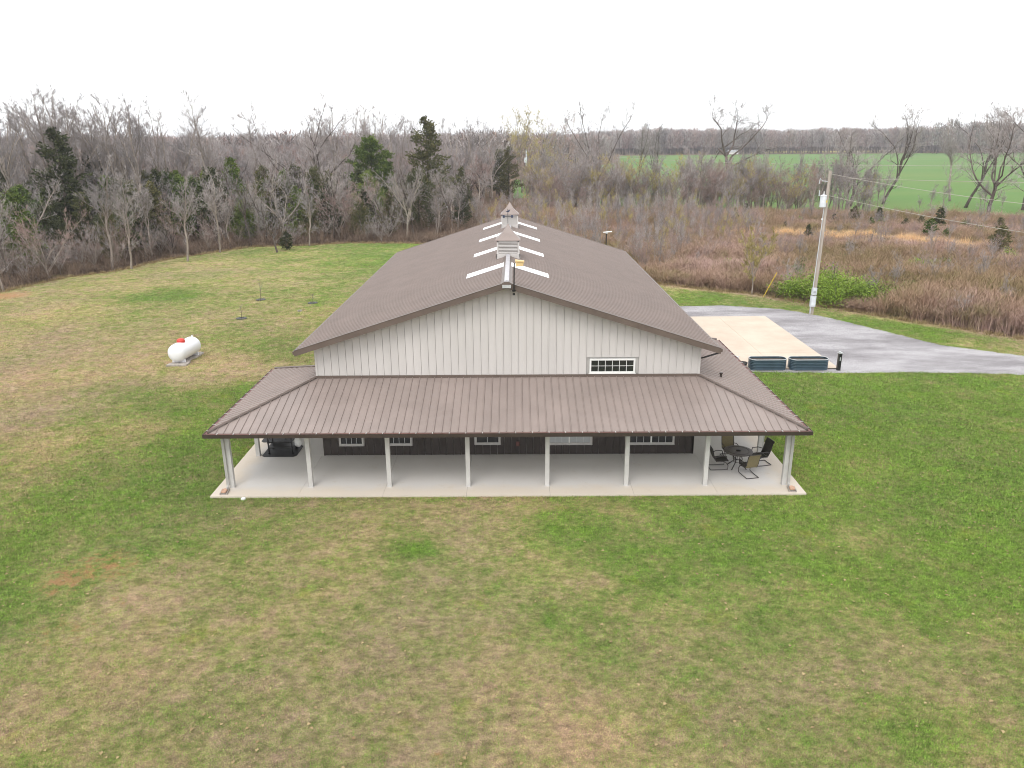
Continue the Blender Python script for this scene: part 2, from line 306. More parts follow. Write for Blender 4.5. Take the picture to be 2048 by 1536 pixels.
def inpoly(x, y, poly):
    r = np.zeros(len(x), bool); n = len(poly)
    for i in range(n):
        x1, y1 = poly[i]; x2, y2 = poly[(i+1) % n]
        c = ((y1 > y) != (y2 > y)) & (x < (x2-x1)*(y-y1)/((y2-y1)+1e-12)+x1); r ^= c
    return r
def lawn():
    xs = np.arange(-60, 60.1, .5); ys = np.arange(-30, 72.1, .5)
    X, Y = np.meshgrid(xs, ys); X = X.ravel(); Y = Y.ravel(); n = len(xs)
    f = []
    cx = (X+.25); cyy = (Y+.25); ok = inpoly(cx, cyy, lawn_poly)
    for j in range(len(ys)-1):
        for i in range(n-1):
            k = j*n+i
            if ok[k]: f.append((k, k+1, k+n+1, k+n))
    used = np.unique(np.array(f).ravel()); mp = -np.ones(len(X), int); mp[used] = np.arange(len(used))
    me = bpy.data.meshes.new('lawn'); me.from_pydata([(X[i], Y[i], GZ) for i in used], [], [tuple(mp[list(q)]) for q in f])
    g, s = green_at(X[used], Y[used])
    a = me.attributes.new('green', 'FLOAT', 'POINT'); a.data.foreach_set('value', g.astype(np.float32))
    a = me.attributes.new('soil', 'FLOAT', 'POINT'); a.data.foreach_set('value', s.astype(np.float32))
    me.materials.append(M['lawn']); me.update(); return tag(put('lawn', me), kind='structure')
lawn()
gravel_poly = [(8, 29.5), (13.5, 29.9), (16.8, 30.1), (21.1, 28.7), (23.3, 26.2), (25.7, 21.7), (27.7, 17.6), (31.4, 14.9), (40, 11.5), (60, 7), (60, 2), (40, 8.4), (28.9, 11.05), (25, 11.5), (22.2, 11.65), (18.8, 11.6), (16.3, 11.75), (13.8, 11.9), (8, 12.0)]
def wob(poly, amp, step, seed):
    r = random.Random(seed); out = []
    for i in range(len(poly)):
        a = Vector(poly[i]); b = Vector(poly[(i+1) % len(poly)]); k = max(1, int((b-a).length/step))
        for j in range(k): p = a.lerp(b, j/k); out.append((p.x+r.uniform(-amp, amp), p.y+r.uniform(-amp, amp)))
    return out
gravel_edge = wob(gravel_poly, .09, .35, 3)
sheet('gravel_driveway', gravel_edge, GZ+.012, M['gravel'])
PADX0, PADX1, PADY0, PADY1 = 8.4, 19.05, 12.35, 25.9
padm = MB(); nx, ny = 3, 4
t = bpy.data.objects.new('concrete_pad', MB().box(PADX0, PADX1, PADY0, PADY1, -.2, -.012).mesh('concrete_pad', M['soil'])); C.objects.link(t); tag(t, kind='structure')
for i in range(nx):
    for j in range(ny):
        x0 = PADX0+(PADX1-PADX0)*i/nx; x1 = PADX0+(PADX1-PADX0)*(i+1)/nx; y0 = PADY0+(PADY1-PADY0)*j/ny; y1 = PADY0+(PADY1-PADY0)*(j+1)/ny
        MB().box(x0+.006, x1-.006, y0+.006, y1-.006, -.1, 0.0).build('concrete_slab', M['pad'], t)
# porch slab split by its sawn joints
sb = tag(MB().box(-11.20, 11.20, -3.87, 14, -.3, -.012).build('porch_slab', M['soil']), kind='structure')
xs = [-11.213, -7.9, -4.7, -1.55, 1.6, 4.75, 7.9, 11.213]
for i in range(7):
    MB().box(xs[i]+.004, xs[i+1]-.004, -3.878, -.008, -.12, 0).build('concrete_slab', M['slab'], sb)
for s in (-1, 1):
    for j in range(4 if s > 0 else 3):
        a, b = sorted((s*7.81, s*11.213)); MB().box(a, b, 3.4*j, 3.4*j+3.39, -.12, 0).build('concrete_slab', M['slab'], sb)
# ------------------------------------------------------------------ barn
W, H, HE, XE, YF, YB = 7.8, 7.42, 4.735, 8.47, -.62, 27.16
SL = (H-HE)/XE
barn = thing('barn_house', 'large metal barn house with brown ribbed roof, pale grey gable and wraparound porch', 'building')
rz_ = lambda x: H-SL*abs(x)
# inner shell
sh = MB()
T = .14
poly = [(-W, 0.02, 0), (W, 0.02, 0), (W, 0.02, rz_(W)-T), (0, 0.02, H-T), (-W, 0.02, rz_(W)-T)]
sh.prism(poly, (0, 26.5, 0)); shell = sh.build('wall_shell', M['trimg'], barn)
# main roof with ribs, each slope one sheet of ribs too fine to pick apart
def slope(s):
    mb = MB(); P = .3048; n = int((YB-YF)/P); prof = []
    sky_spans = [(3.52, 4.48), (9.85, 10.8), (15.95, 16.9), (22.5, 23.45)]
    y = YF
    ys = []
    while y < YB-.01:
        ys += [(y, 0), (y+.008, -.04), (y+.045, -.04), (y+.055, .04), (y+.10, .04), (y+.12, 0)]; y += P
    ys.append((YB, 0))
    o = len(mb.v)
    for yy, h in ys:
        for x in (0.02, XE): mb.v.append((s*x, yy, rz_(x)+h))
    for i in range(len(ys)-1): mb.f.append((2*i, 2*i+1, 2*i+3, 2*i+2) if s > 0 else (2*i, 2*i+2, 2*i+3, 2*i+1)); mb.mi.append(0)
    mb.prism([(s*.0, YF, H-.052), (s*XE, YF, HE-.052), (s*XE, YF, HE-.10), (0, YF, H-.10)], (0, YB-YF, 0))
    sr = mb.build('roof_slope', M['roof'], barn)
    for a, b in [(3.52, 4.48), (9.85, 10.8), (15.95, 16.9), (22.5, 23.45)]:
        k = MB(); q = []
        yy = a
        x0, x1 = .17, 1.83
        while yy < b-.02:
            e = min(b, yy+.3)
            q += [(yy, 0), (yy+.025, .03), (yy+.05, .03), (yy+.075, 0)]; yy = e
        q.append((b, 0))
        for yy, h in q:
            for x in (x0, x1): k.v.append((s*x, yy, rz_(x)+h+.048))
        for i in range(len(q)-1): k.f.append((2*i, 2*i+1, 2*i+3, 2*i+2) if s > 0 else (2*i, 2*i+2, 2*i+3, 2*i+1)); k.mi.append(0)
        k.build('skylight', M['skyl'], sr)
    # rake fascia, eave fascia
    for yy in (YF-.03, YB):
        MB().prism([(0, yy, H+.035), (s*(XE+.02), yy, HE+.03), (s*(XE+.02), yy, HE-.20), (0, yy, H-.20)], (0, .03, 0)).build('rake_trim', M['roof_dark'], barn)
    MB().prism([(0, YF-.045, H+.05), (s*(XE+.03), YF-.045, HE+.045), (s*(XE+.03), YF+.12, HE+.045), (0, YF+.12, H+.05)], (0, 0, -.012)).build('rake_cap', M['roof_dark'], barn)
    MB().prism([(s*XE, YF, HE-.003), (s*(XE+.09), YF, HE-.01), (s*(XE+.09), YF, HE-.13), (s*XE, YF, HE-.13)], (0, YB-YF, 0)).build('eave_gutter', M['roof_dark'], barn)
    MB().prism([(s*(W-.0), YF, rz_(W)-.17), (s*XE, YF, HE-.11), (s*XE, YF, HE-.14), (s*W, YF, rz_(W)-.2)], (0, YB-YF, 0)).build('soffit', M['trimg'], barn)
for s in (-1, 1): slope(s)
# ridge cap and vent
for s in (-1, 1):
    MB().prism([(0, YF-.05, H+.055), (s*.22, YF-.05, rz_(.22)+.035), (s*.22, YF-.05, rz_(.22)+.02), (0, YF-.05, H+.03)], (0, YB-YF+.1, 0)).build('ridge_flange', M['roof_dark'], barn)
for a, b in ((YF+.02, 6.55), (7.75, 19.6), (20.9, YB)):
    MB().prism([(-.10, a, H+.03), (.10, a, H+.03), (.085, a, H+.10), (0, a, H+.115), (-.085, a, H+.10)], (0, b-a, 0)).build('ridge_vent', M['ridge'], barn)
MB().prism([(-.2, YF-.075, H-.09), (.2, YF-.075, H-.09), (.2, YF-.075, H+.0), (.1, YF-.075, H+.06), (-.1, YF-.075, H+.06), (-.2, YF-.075, H+.0)], (0, .04, 0)).build('ridge_end_plate', M['roof_dark'], barn)
MB().box(-.17, .17, YF-.16, YF-.08, H-.16, H-.05).build('gable_light', M['steel'], barn)
# gable front wall: one sheet panel per rib
gw = MB().box(-W, W, -.012, .0, .0, 3.3).build('gable_wall', M['wall'], barn)
NP = 51; PW = 2*W/NP; H1 = 3.46
gwin = (3.34, 5.2, 3.6, 4.21)
def wpanel(name, x0, x1, z0, z1a, z1b, mat, par, y=-.012, rib=.018):
    mb = MB().prism([(x0+.002, y, z0), (x1-.008, y, z0), (x1-.008, y, z1b), (x0+.002, y, z1a)], (0, -.03, 0))
    if rib: mb.prism([(x1-.050, y-.03, z0), (x1-.008, y-.03, z0), (x1-.008, y-.03, z1b-.01), (x1-.05, y-.03, z1b-.01)], (0, -rib, 0))
    return mb.build(name, mat, par)
for i in range(NP):
    x0 = -W+PW*i; x1 = x0+PW; za, zb = rz_(x0)-.2, rz_(x1)-.2
    if x1 > gwin[0]-.02 and x0 < gwin[1]+.02:
        wpanel('wall_panel', x0, x1, H1-.15, gwin[2]-.05, gwin[2]-.05, M['wall'], gw, rib=0.02); wpanel('wall_panel', x0, x1, gwin[3]+.05, za, zb, M['wall'], gw)
    else: wpanel('wall_panel', x0, x1, H1-.15, za, zb, M['wall'], gw)
for s in (-1, 1):
    MB().box(*sorted((s*(W-.03), s*(W+.05))), -.075, .08, H1-.2, rz_(W)-.2).build('corner_trim', M['wall'], barn)
    MB().prism([(0, -.08, H-.2), (s*W, -.08, rz_(W)-.2), (s*W, -.08, rz_(W)-.26), (0, -.08, H-.26)], (0, .05, 0)).build('gable_top_trim', M['roof_dark'], barn)
    # side walls
    mb = MB()
    for k in range(87): y = .1+k*.305; mb.box(*sorted((s*W, s*(W+.035))), y, y+.035, 0, rz_(W)-.22)
    mb.build('side_wall_ribs', M['wall'], barn)
def window(x0, x1, z0, z1, cols, rows, pals, y=-.03, par=barn, split=False, fw_=.07, name='window'):
    f = MB(); f.box(x0, x1, y-.05, y+.0, z0, z0+fw_).box(x0, x1, y-.05, y, z1-fw_, z1).box(x0, x0+fw_, y-.049, y, z0+fw_, z1-fw_).box(x1-fw_, x1, y-.049, y, z0+fw_, z1-fw_)
    f.box(x0-.03, x1+.03, y-.065, y-.01, z0-.03, z0-.002)
    w = f.build(name, M['white'] if name == 'gable_window' else M['trimg'], par)
    if split: MB().box((x0+x1)/2-.03, (x0+x1)/2+.03, y-.045, y-.01, z0+fw_, z1-fw_).build('mullion', M['white'], w)
    a0, a1, b0, b1 = x0+fw_, x1-fw_, z0+fw_, z1-fw_
    secs = [(a0, (a0+a1)/2-.03), ((a0+a1)/2+.03, a1)] if split else [(a0, a1)]
    for k, (p, q) in enumerate(secs):
        MB().box(p, q, y-.02, y-.012, b0, b1).build('pane', M[pals[k % len(pals)]], w)
        cc = cols//len(secs)
        for i in range(1, cc): c = p+(q-p)*i/cc; MB().box(c-.009, c+.009, y-.028, y-.0205, b0, b1).build('muntin', M['white' if name == 'gable_window' else 'steel'], w)
        for j in range(1, rows): z = b0+(b1-b0)*j/rows; MB().box(p, q, y-.036, y-.0325, z-.009, z+.009).build('muntin', M['white' if name == 'gable_window' else 'steel'], w)
    return w
window(*gwin, 6, 2, ['glass'], name='gable_window', y=-.045)
window(-7.12, -6.1, .47, 2.05, 4, 4, ['glass'], y=-.04); window(-5.14, -4.06, .48, 2.05, 4, 4, ['glass'], y=-.04); window(-1.40, -.34, .5, 2.05, 2, 1, ['glass'], y=-.04)
window(1.62, 3.52, .47, 2.05, 6, 4, ['glass_pale', 'glass_pale'], split=True); window(5.05, 6.98, .46, 2.05, 6, 4, ['glass', 'glass'], split=True)
for a, b, c2 in ((5.15, 5.98, 0), (6.06, 6.88, 0)): MB().box(a, b, -.0485, -.043, .86, 1.98).build('blind', M['glass_pale'], barn)
# porch wall: dark wainscot and pale panels above
wins = [(-7.15, -6.07, .44), (-5.17, -4.03, .45), (-1.43, -.31, .47), (1.59, 3.55, .44), (5.02, 7.01, .43)]
for i in range(NP):
    x0 = -W+PW*i; x1 = x0+PW; z = .84; inw = False
    for a, b, c2 in wins:
        if x1 > a+.01 and x0 < b-.01: z = c2-.02; inw = True
    if inw:
        # pieces beside the frame keep the full height
        for a, b, c2 in wins:
            if x1 > a+.01 and x0 < b-.01:
                if x0 < a-.02: wpanel('wainscot_panel', x0, a-.004, z, .84, .84, M['wains'], gw, rib=0)
                if x1 > b+.02: wpanel('wainscot_panel', b+.004, x1, z, .84, .84, M['wains'], gw, rib=0)
                wpanel('wainscot_panel', x0, x1, .01, z-.004, z-.004, M['wains'], gw)
    else:
        wpanel('wainscot_panel', x0, x1, .01, .84, .84, M['wains'], gw); wpanel('wall_panel', x0, x1, .9, 2.6, 2.6, M['wall'], gw)
for a, b in ((-W, -7.15), (-6.07, -5.17), (-4.03, -1.43), (-.31, 1.59), (3.55, 5.02), (7.01, W)):
    MB().box(a, b, -.08, -.012, .845, .895).build('belt_trim', M['trimg'], barn)
for s in (-1, 1): MB().box(*sorted((s*(W-.05), s*(W+.02))), -.06, .06, 0.005, .84).build('corner_trim', M['wains'], barn)
ob = MB().box(.33, .47, -.12, -.06, .42, .60).box(.36, .44, -.15, -.12, .45, .56).build('outlet_box', M['gut_in'], barn)
# ---- porch roof
EX, EY, HZ = 11.02, -3.69, 2.49
YBL, YBR = 4.55, 9.5
def pz(x, y):  # height on the porch roof planes
    tf = (y-EY)/(-EY); ts = (EX-abs(x))/(EX-W); return HZ+(H1-HZ)*min(tf, ts)
pr = MB().prism([(-EX, EY, HZ-.035), (EX, EY, HZ-.035), (W, -.0, H1-.035), (-W, 0, H1-.035)], (0, 0, -.05)).build('porch_roof', M['roof_dark'], barn)
NS = 74; SW = 2*EX/NS
ft = lambda x, z=0: Vector((x, EY-.05+(min(1, (EX-abs(x))/(EX-W)))*(-EY+.04), 0))
def fpt(x, t, h=0): # t from 0 eave to 1 top (clipped by hip)
    T_ = min(1, (EX-abs(x))/(EX-W)); y = EY*(1-t*T_)-.04*(1-t); return Vector((x, y, HZ+(H1-HZ)*(1+(y/(-EY)))+h))
for i in range(NS):
    x0 = -EX+SW*i; x1 = x0+SW; a = x0+.002; b = x1-.002
    mb = MB()
    if a < -EX+.01: mb.prism([fpt(a+.04, 0), fpt(b, 0), fpt(b, 1)], (0, 0, -.03))
    elif b > EX-.01: mb.prism([fpt(a, 0), fpt(b-.04, 0), fpt(a, 1)], (0, 0, -.03))
    else: mb.prism([fpt(a, 0), fpt(b, 0), fpt(b, 1), fpt(a, 1)], (0, 0, -.03))
    if i < NS-1:
        mb.prism([fpt(b-.042, 0, .001), fpt(b-.030, 0, .034), fpt(b-.012, 0, .034), fpt(b, 0, .001)], fpt(b-.02, 1)-fpt(b-.02, 0)-Vector((0, .0, 0)))
    mb.build('roof_panel', M['roof'], pr)
def sidepr(s, yb, r):
    nst = int((yb-EY)/.3048)
    mb = MB()
    y = EY; k = 0
    def sp(y, t, h=0):
        T_ = max(0, min(1, (y-EY)/(-EY), (yb-y)/2.9)); x = EX-t*T_*(EX-W)+.04*(1-t); return Vector((s*x, y, HZ+(H1-HZ)*((EX-x)/(EX-W))+h))
    base = MB().prism([(s*EX, EY, HZ-.036), (s*EX, yb, HZ-.036), (s*W, yb-2.9, H1-.036), (s*W, 0, H1-.036)], (0, 0, -.05)).build('porch_roof', M['roof_dark'], barn)
    n = int(round((yb-EY)/.3048)); dw = (yb-EY)/n
    for i in range(n):
        a = EY+dw*i+.002; b = EY+dw*(i+1)-.002; mb = MB()
        pts = [sp(a+(.04 if i == 0 else 0), 0), sp(b, 0), sp(b, 1), sp(a+(.04 if i == 0 else 0), 1)]
        mb.prism(pts, (0, 0, -.03))
        if i < n-1: mb.prism([sp(b-.042, 0, .001), sp(b-.03, 0, .036), sp(b-.012, 0, .036), sp(b, 0, .001)], sp(b-.02, 1)-sp(b-.02, 0))
        mb.build('roof_panel', M['roof'], base)
    MB().prism([(s*(EX+.02), yb+.02, HZ), (s*W, yb+.02, HZ), (s*W, yb-2.88, H1)], (0, 0, -.05)).build('porch_roof_end', M['roof'], barn)
    MB().tube([(s*(EX+.02), yb, HZ+.03), (s*W, yb-2.9, H1+.03)], .05, 4).build('hip_cap', M['roof_dark'], barn)
    MB().tube([(s*(EX+.02), EY-.02, HZ+.05), (s*W, -.01, H1+.05)], .05, 4).build('hip_cap', M['roof_dark'], barn)
    MB().box(*sorted((s*W, s*(W+.06))), .0, yb-2.9, H1-.02, H1+.09).build('wall_flashing', M['roof_dark'], barn)
    # gutter: an open trough with straps
    gx = s*(EX+.05)
    gt = MB().prism([(gx, EY-.16, HZ-.16), (gx+s*.12, EY-.16, HZ-.16), (gx+s*.12, EY-.16, HZ-.01), (gx+s*.105, EY-.16, HZ-.01), (gx+s*.10, EY-.16, HZ-.145), (gx, EY-.16, HZ-.145)], (0, yb-EY+.16, 0)).build('gutter', M['gutter'], barn)
    MB().prism([(gx, EY-.1, HZ-.14), (gx+s*.1, EY-.1, HZ-.14), (gx+s*.1, EY-.1, HZ-.03), (gx, EY-.1, HZ-.03)], (0, yb-EY+.06, 0)).build('gutter_lining', M['gut_in'], gt)
    for i in range(int((yb-EY)/.61)): y = EY+.25+.61*i; MB().box(*sorted((gx-s*.01, gx+s*.125)), y, y+.02, HZ-.012, HZ+.004).build('gutter_strap', M['trimg'], gt)
sidepr(-1, YBL, 0); sidepr(1, YBR, 0)
MB().box(-W-.05, W+.05, -.09, -.01, H1-.02, H1+.09).build('wall_flashing', M['roof_dark'], barn)
gt = MB().prism([(-EX-.16, EY-.05, HZ-.16), (-EX-.16, EY-.17, HZ-.16), (-EX-.16, EY-.17, HZ-.01), (-EX-.16, EY-.155, HZ-.01), (-EX-.16, EY-.15, HZ-.145), (-EX-.16, EY-.05, HZ-.145)], (2*EX+.32, 0, 0)).build('gutter', M['gutter'], barn)
MB().box(-EX-.1, EX+.1, EY-.15, EY-.05, HZ-.144, HZ-.03).build('gutter_lining', M['gut_in'], gt)
for i in range(36): x = -EX+.35+.61*i; MB().box(x, x+.022, EY-.172, EY-.04, HZ-.012, HZ+.006).build('gutter_strap', M['trimg'], gt)
# porch beam and ceiling
MB().box(-10.75, 10.75, -3.13, -2.97, 2.12, 2.34).build('porch_beam', M['trimg'], barn)
for s, yb in ((-1, YBL), (1, YBR)): MB().box(*sorted((s*10.75, s*10.6)), -2.96, yb-.05, 2.12, 2.34).build('porch_beam', M['trimg'], barn)
MB().box(-10.7, 10.7, -3.0, -.07, 2.345, 2.37).build('porch_ceiling', M['white'], barn)
for s, yb in ((-1, YBL), (1, YBR)): MB().box(*sorted((s*7.86, s*10.7)), -.06, yb-.05, 2.345, 2.37).build('porch_ceiling', M['white'], barn)
def post(x, y):
    p = MB().box(x-.08, x+.08, y-.08, y+.08, .02, 2.12).box(x-.05, x+.05, y-.082, y-.0801, .02, 2.12).build('porch_post', M['post'], barn)
    MB().box(x-.1, x+.1, y-.1, y+.1, 0, .02).build('base_plate', M['post'], p)
for i in range(8): post(-10.62+21.24*i/7, -3.05)
for s, ys in ((-1, (0, 3.05)), (1, (0, 3.05, 6.1, 9.1))):
    for y in ys: post(s*10.62, y)
def downspout(s, x, y):
    xa = x+s*.13
    d = MB().box(xa-.05, xa+.05, y-.17, y-.09, .12, 2.05).tube([(xa, y-.13, 2.05), (xa, y-.2, 2.18), (x+s*.36, EY-.08 if y < -2 else y-.13, 2.33)], .05, 6).tube([(xa, y-.13, .14), (xa, y-.2, .06), (xa+s*.02, y-.62, .05)], .05, 6).build('downspout', M['downspout'], barn)
downspout(-1, -10.62, -3.05); downspout(1, 10.62, -3.05); downspout(1, 10.62, 0.2)
MB().tube([(7.85, -.2, 4.25), (7.98, -.45, 4.38), (8.5, -.5, 4.56)], .035, 6).build('downspout_elbow', M['black'], barn)
# porch light at the second post and stub vent on the side roof
MB().lathe([(.05, 0), (.05, .14), (.075, .15), (.075, .19)], (9.0, .9, pz(9.0, .9)), 10).build('vent_pipe', M['gutter'], barn)
# cupolas
def cupola(y0, vane):
    c = bpy.data.objects.new('cupola', None); C.objects.link(c); c.parent = barn; c.location = (0, y0, 0)
    w = .50; zb, zt = 7.42, 8.13
    MB().box(-w, w, -w, w, 7.0, zt).build('cupola_body', M['roof_dark'], c)  # solid box; its dark colour paints in the shadowed void behind the louvre slats
    b = MB()
    for yy in (-w-.07, w+.03): b.prism([(-w-.09, yy, rz_(w+.09)+.02), (-w-.13, yy, 7.42), (-w-.03, yy, 7.52), (w+.03, yy, 7.52), (w+.13, yy, 7.42), (w+.09, yy, rz_(w+.09)+.02), (0, yy, 7.5)][:1]+[(-w-.05, yy, 7.52), (w+.05, yy, 7.52), (w+.09, yy, rz_(w+.09)+.0), (0, yy, 7.44)], (0, .04, 0))
    for s in (-1, 1): b.prism([(s*(w+.09), -w-.07, rz_(w+.09)), (s*(w+.05), -w-.07, 7.52), (s*(w+.02), -w-.07, 7.52), (s*(w+.06), -w-.07, rz_(w+.09))], (0, 2*w+.14, 0))
    b.build('cupola_base', M['wall'], c)
    fr = MB()
    for sx in (-1, 1):
        for sy_ in (-1, 1): fr.box(*sorted((sx*(w-.045), sx*(w+.035))), *sorted((sy_*(w-.045), sy_*(w+.035))), 7.52, zt)
    fr.box(-w-.035, w+.035, -w-.04, w+.04, 7.49, 7.54).box(-w-.035, w+.035, -w-.035, w+.035, zt-.05, zt+.002); fr.build('cupola_frame', M['wall'], c)
    sm = {}
    for k in range(8):
        z = 7.57+k*.066
        for q in range(4):
            if q not in sm:
                mb = MB(); dx, dy = [(0, -1), (1, 0), (0, 1), (-1, 0)][q]; A = Vector((-dy, dx, 0)); D = Vector((dx, dy, 0))
                mb.prism([A*(-w+.05)+D*(w+.004)+Vector((0, 0, .03)), A*(w-.05)+D*(w+.004)+Vector((0, 0, .03)), A*(w-.05)+D*(w+.034)+Vector((0, 0, .0)), A*(-w+.05)+D*(w+.034)+Vector((0, 0, .0))], D*.004+Vector((0, 0, .008)))
                sm[q] = mb.mesh('louvre_slat', M['wall'])
            o = put('louvre_slat', sm[q], c, (0, 0, z))
    # flared roof
    rings = [(w+.09, zt), (w+.09, zt+.03), (w-.06, zt+.17), (w-.25, zt+.36), (w-.37, zt+.55), (.02, zt+.75)]
    mb = MB(); n = 0
    for r, z in rings: mb.v += [(-r, -r, z), (r, -r, z), (r, r, z), (-r, r, z)]
    for i in range(len(rings)-1):
        for k in range(4): mb.f.append((4*i+k, 4*i+(k+1) % 4, 4*i+4+(k+1) % 4, 4*i+4+k)); mb.mi.append(0)
    mb.f += [(3, 2, 1, 0), tuple(4*(len(rings)-1)+k for k in range(4))]; mb.mi += [0, 0]
    mb.build('cupola_roof', M['roof'], c)
    if vane:
        zt2 = zt+.73
        v = MB().tube([(0, 0, zt2), (0, 0, zt2+.72)], .014, 6).tube([(-.24, 0, zt2+.36), (.24, 0, zt2+.36)], .011, 5).tube([(0, -.24, zt2+.36), (0, .24, zt2+.36)], .011, 5)
        v.build('weather_vane', M['black'], c)
        d = MB()
        for x in (-.2, .2): d.box(x-.05, x+.05, -.012, .012, zt2+.31, zt2+.42)
        d.prism([(-.12, 0, zt2+.58), (.06, 0, zt2+.56), (.12, 0, zt2+.7), (.02, 0, zt2+.64)], (0, .012, 0)); d.build('vane_ornament', M['copper'], c)
cupola(7.15, True); cupola(20.25, False)

# ------------------------------------------------------------------ lamps on poles by the roof
t = thing('area_light', 'black pole light with tan lamp head fixed to the gable peak of the barn', 'pole light', (.28, -.74, 7.1))
MB().tube([(0, 0, 0), (.02, -.02, 1.12)], .025, 8).build('pole', M['black'], t)
MB().box(-.07, .07, -.02, .05, .02, .08).box(-.05, .05, -.04, .09, -.12, -.05).build('bracket', M['black'], t)
MB().prism([(.06, -.16, 1.24), (.40, -.12, 1.2), (.40, .10, 1.2), (.06, .14, 1.24)], (0, 0, -.05)).prism([(.07, -.14, 1.18), (.38, -.1, 1.14), (.36, -.1, 1.02), (.08, -.14, 1.0)], (0, .16, 0)).build('lamp_head', M['tanlamp'], t)
t = thing('area_light', 'black pole light with flat white head beyond the right eave of the barn', 'pole light', (7.45, 30.0, -.1))
MB().tube([(0, 0, 0), (0, 0, 5.85)], .045, 8).build('pole', M['black'], t)
MB().prism([(-.25, -.16, 5.88), (.42, -.16, 5.94), (.42, .16, 5.94), (-.25, .16, 5.88)], (0, 0, .04)).box(-.06, .1, -.06, .06, 5.8, 5.88).build('lamp_head', M['white'], t)
# ------------------------------------------------------------------ patio set
def chair_parts(t, smat):
    f = MB()
    for s in (-1, 1):
        x = s*.25
        f.tube([(x, -.02, .40), (x, .18, .33), (x, .27, .2), (x, .26, .03), (x, .0, .02), (x, -.42, .02)], .016, 6)
        f.tube([(x, .27, .40), (x, -.22, .38), (x, -.30, .55), (x, -.40, .92), (x, -.47, 1.02)], .016, 6)
        f.tube([(s*.27, -.29, .56), (s*.30, -.1, .62), (s*.30, .16, .62), (s*.27, .22, .40)], .018, 6)
    f.tube([(-.25, -.42, .02), (.25, -.42, .02)], .016, 6).tube([(-.25, -.02, .36), (.25, -.02, .36)], .016, 6).tube([(-.25, .27, .40), (.25, .27, .40)], .016, 6).tube([(-.25, -.47, 1.02), (.25, -.47, 1.02)], .016, 6)
    f.build('frame', M['bronze'], t)
    b = MB().prism([(-.235, -.225, .40), (-.235, -.24, .39), (-.235, -.315, .55), (-.235, -.41, .9), (-.235, -.48, 1.0), (-.235, -.47, 1.015), (-.235, -.40, .92), (-.235, -.30, .56)], (.47, 0, 0)); b.build('backrest', smat, t)
    MB().prism([(-.235, -.22, .385), (-.235, .0, .375), (-.235, .26, .41), (-.235, .26, .42), (-.235, .0, .387), (-.235, -.22, .397)], (.47, 0, 0)).build('seat', M['sling_d'], t)
for x, y, rz, sm, lab in [(8.55, -1.5, R(-88), M['sling_d'], 'dark sling patio chair at the left side of the round table'), (9.2, -.55, R(182), M['sling'], 'tan sling patio chair behind the round table, nearest the barn wall'),
                          (10.25, -1.15, R(104), M['sling_d'], 'dark sling patio chair at the right side of the round table, by the porch corner'), (9.5, -2.15, R(12), M['sling'], 'tan backed patio chair in front of the round table, nearest the lawn')]:
    chair_parts(thing('patio_chair', lab, 'chair', (x, y, 0), rz, 'chairs round the patio table'), sm)
t = thing('patio_table', 'round dark cast metal patio table on the right corner of the porch', 'table', (9.28, -1.45, 0))
MB().lathe([(.54, .685), (.565, .70), (.565, .72), (.55, .728), (.0, .728)], n=36).build('table_top', M['table'], t)
MB().tube([(.42*math.cos(2*PI*k/36), .42*math.sin(2*PI*k/36), .729) for k in range(37)], .008, 4, False).build('rim_ring', M['bronze'], t)
MB().lathe([(.10, .7286), (.10, .75), (.05, .765), (.02, .765)], n=16).build('umbrella_collar', M['black'], t)
for k in range(4):
    a = R(45+90*k); c_, s_ = math.cos(a), math.sin(a)
    MB().tube([(.12*c_, .12*s_, .68), (.2*c_, .2*s_, .4), (.16*c_, .16*s_, .25), (.42*c_, .42*s_, .01)], .02, 6).build('leg', M['bronze'], t)
MB().tube([(.165*math.cos(2*PI*k/16), .165*math.sin(2*PI*k/16), .26) for k in range(17)], .012, 5, False).build('brace_ring', M['bronze'], t)
# stones in the downspout trays
for s, lab in ((-1, 'pale splash tray with a stone under the left corner downspout'), (1, 'pale splash tray with a flat stone under the right corner downspout')):
    t = thing('splash_block', lab, 'splash block', (s*10.77, -3.53, 0), R(-8*s))
    MB().box(-.14, .14, -.24, .2, 0, .02).box(-.14, -.11, -.24, .2, .02, .07).box(.11, .14, -.24, .2, .02, .07).build('tray', M['rock'], t)
    MB().prism([(-.1, -.16, .06), (.07, -.19, .06), (.11, -.02, .07), (.02, .1, .08), (-.09, .05, .07)], (0, 0, .05)).build('stone', M['terra'], t)
tag(MB().lathe([(.09, 0), (.09, .05), (.06, .07)], (-9.92, -3.98, -.08), 12).build('cleanout_cap', M['white']), 'small white round pipe cap in the grass before the porch slab', 'pipe cap')
# ------------------------------------------------------------------ griddle, LP cylinder, mats
t = thing('gas_griddle', 'black griddle cart with lower shelf on the left side of the porch', 'grill', (-9.7, .42, .02))
for sx in (-1, 1):
    for sy_ in (-1, 1): MB().box(sx*.5-.025, sx*.5+.025, sy_*.3-.025, sy_*.3+.025, .08, .85).lathe([(.04, 0), (.05, .02), (.05, .08), (.02, .09)], (sx*.5, sy_*.3, 0), 10).build('leg', M['black'], t)
MB().box(-.53, .53, -.33, .33, .26, .30).build('shelf', M['black'], t)
MB().box(-.53, .53, -.345, -.331, .50, .56).box(-.53, .53, .331, .345, .5, .56).build('rail', M['black'], t)
MB().box(-.85, .85, -.36, .36, .85, .98).box(-.5, .5, -.3, .3, .981, 1.05).build('cooktop', M['black'], t)
for k in range(4): MB().lathe([(.03, 0), (.03, .03)], (-.4+.26*k, -.39, .9), 8, 'y').build('knob', M['steel'], t)
t = thing('propane_cylinder', 'small white propane cylinder hanging at the end of the black griddle', 'gas cylinder', (-9.02, .45, .24))
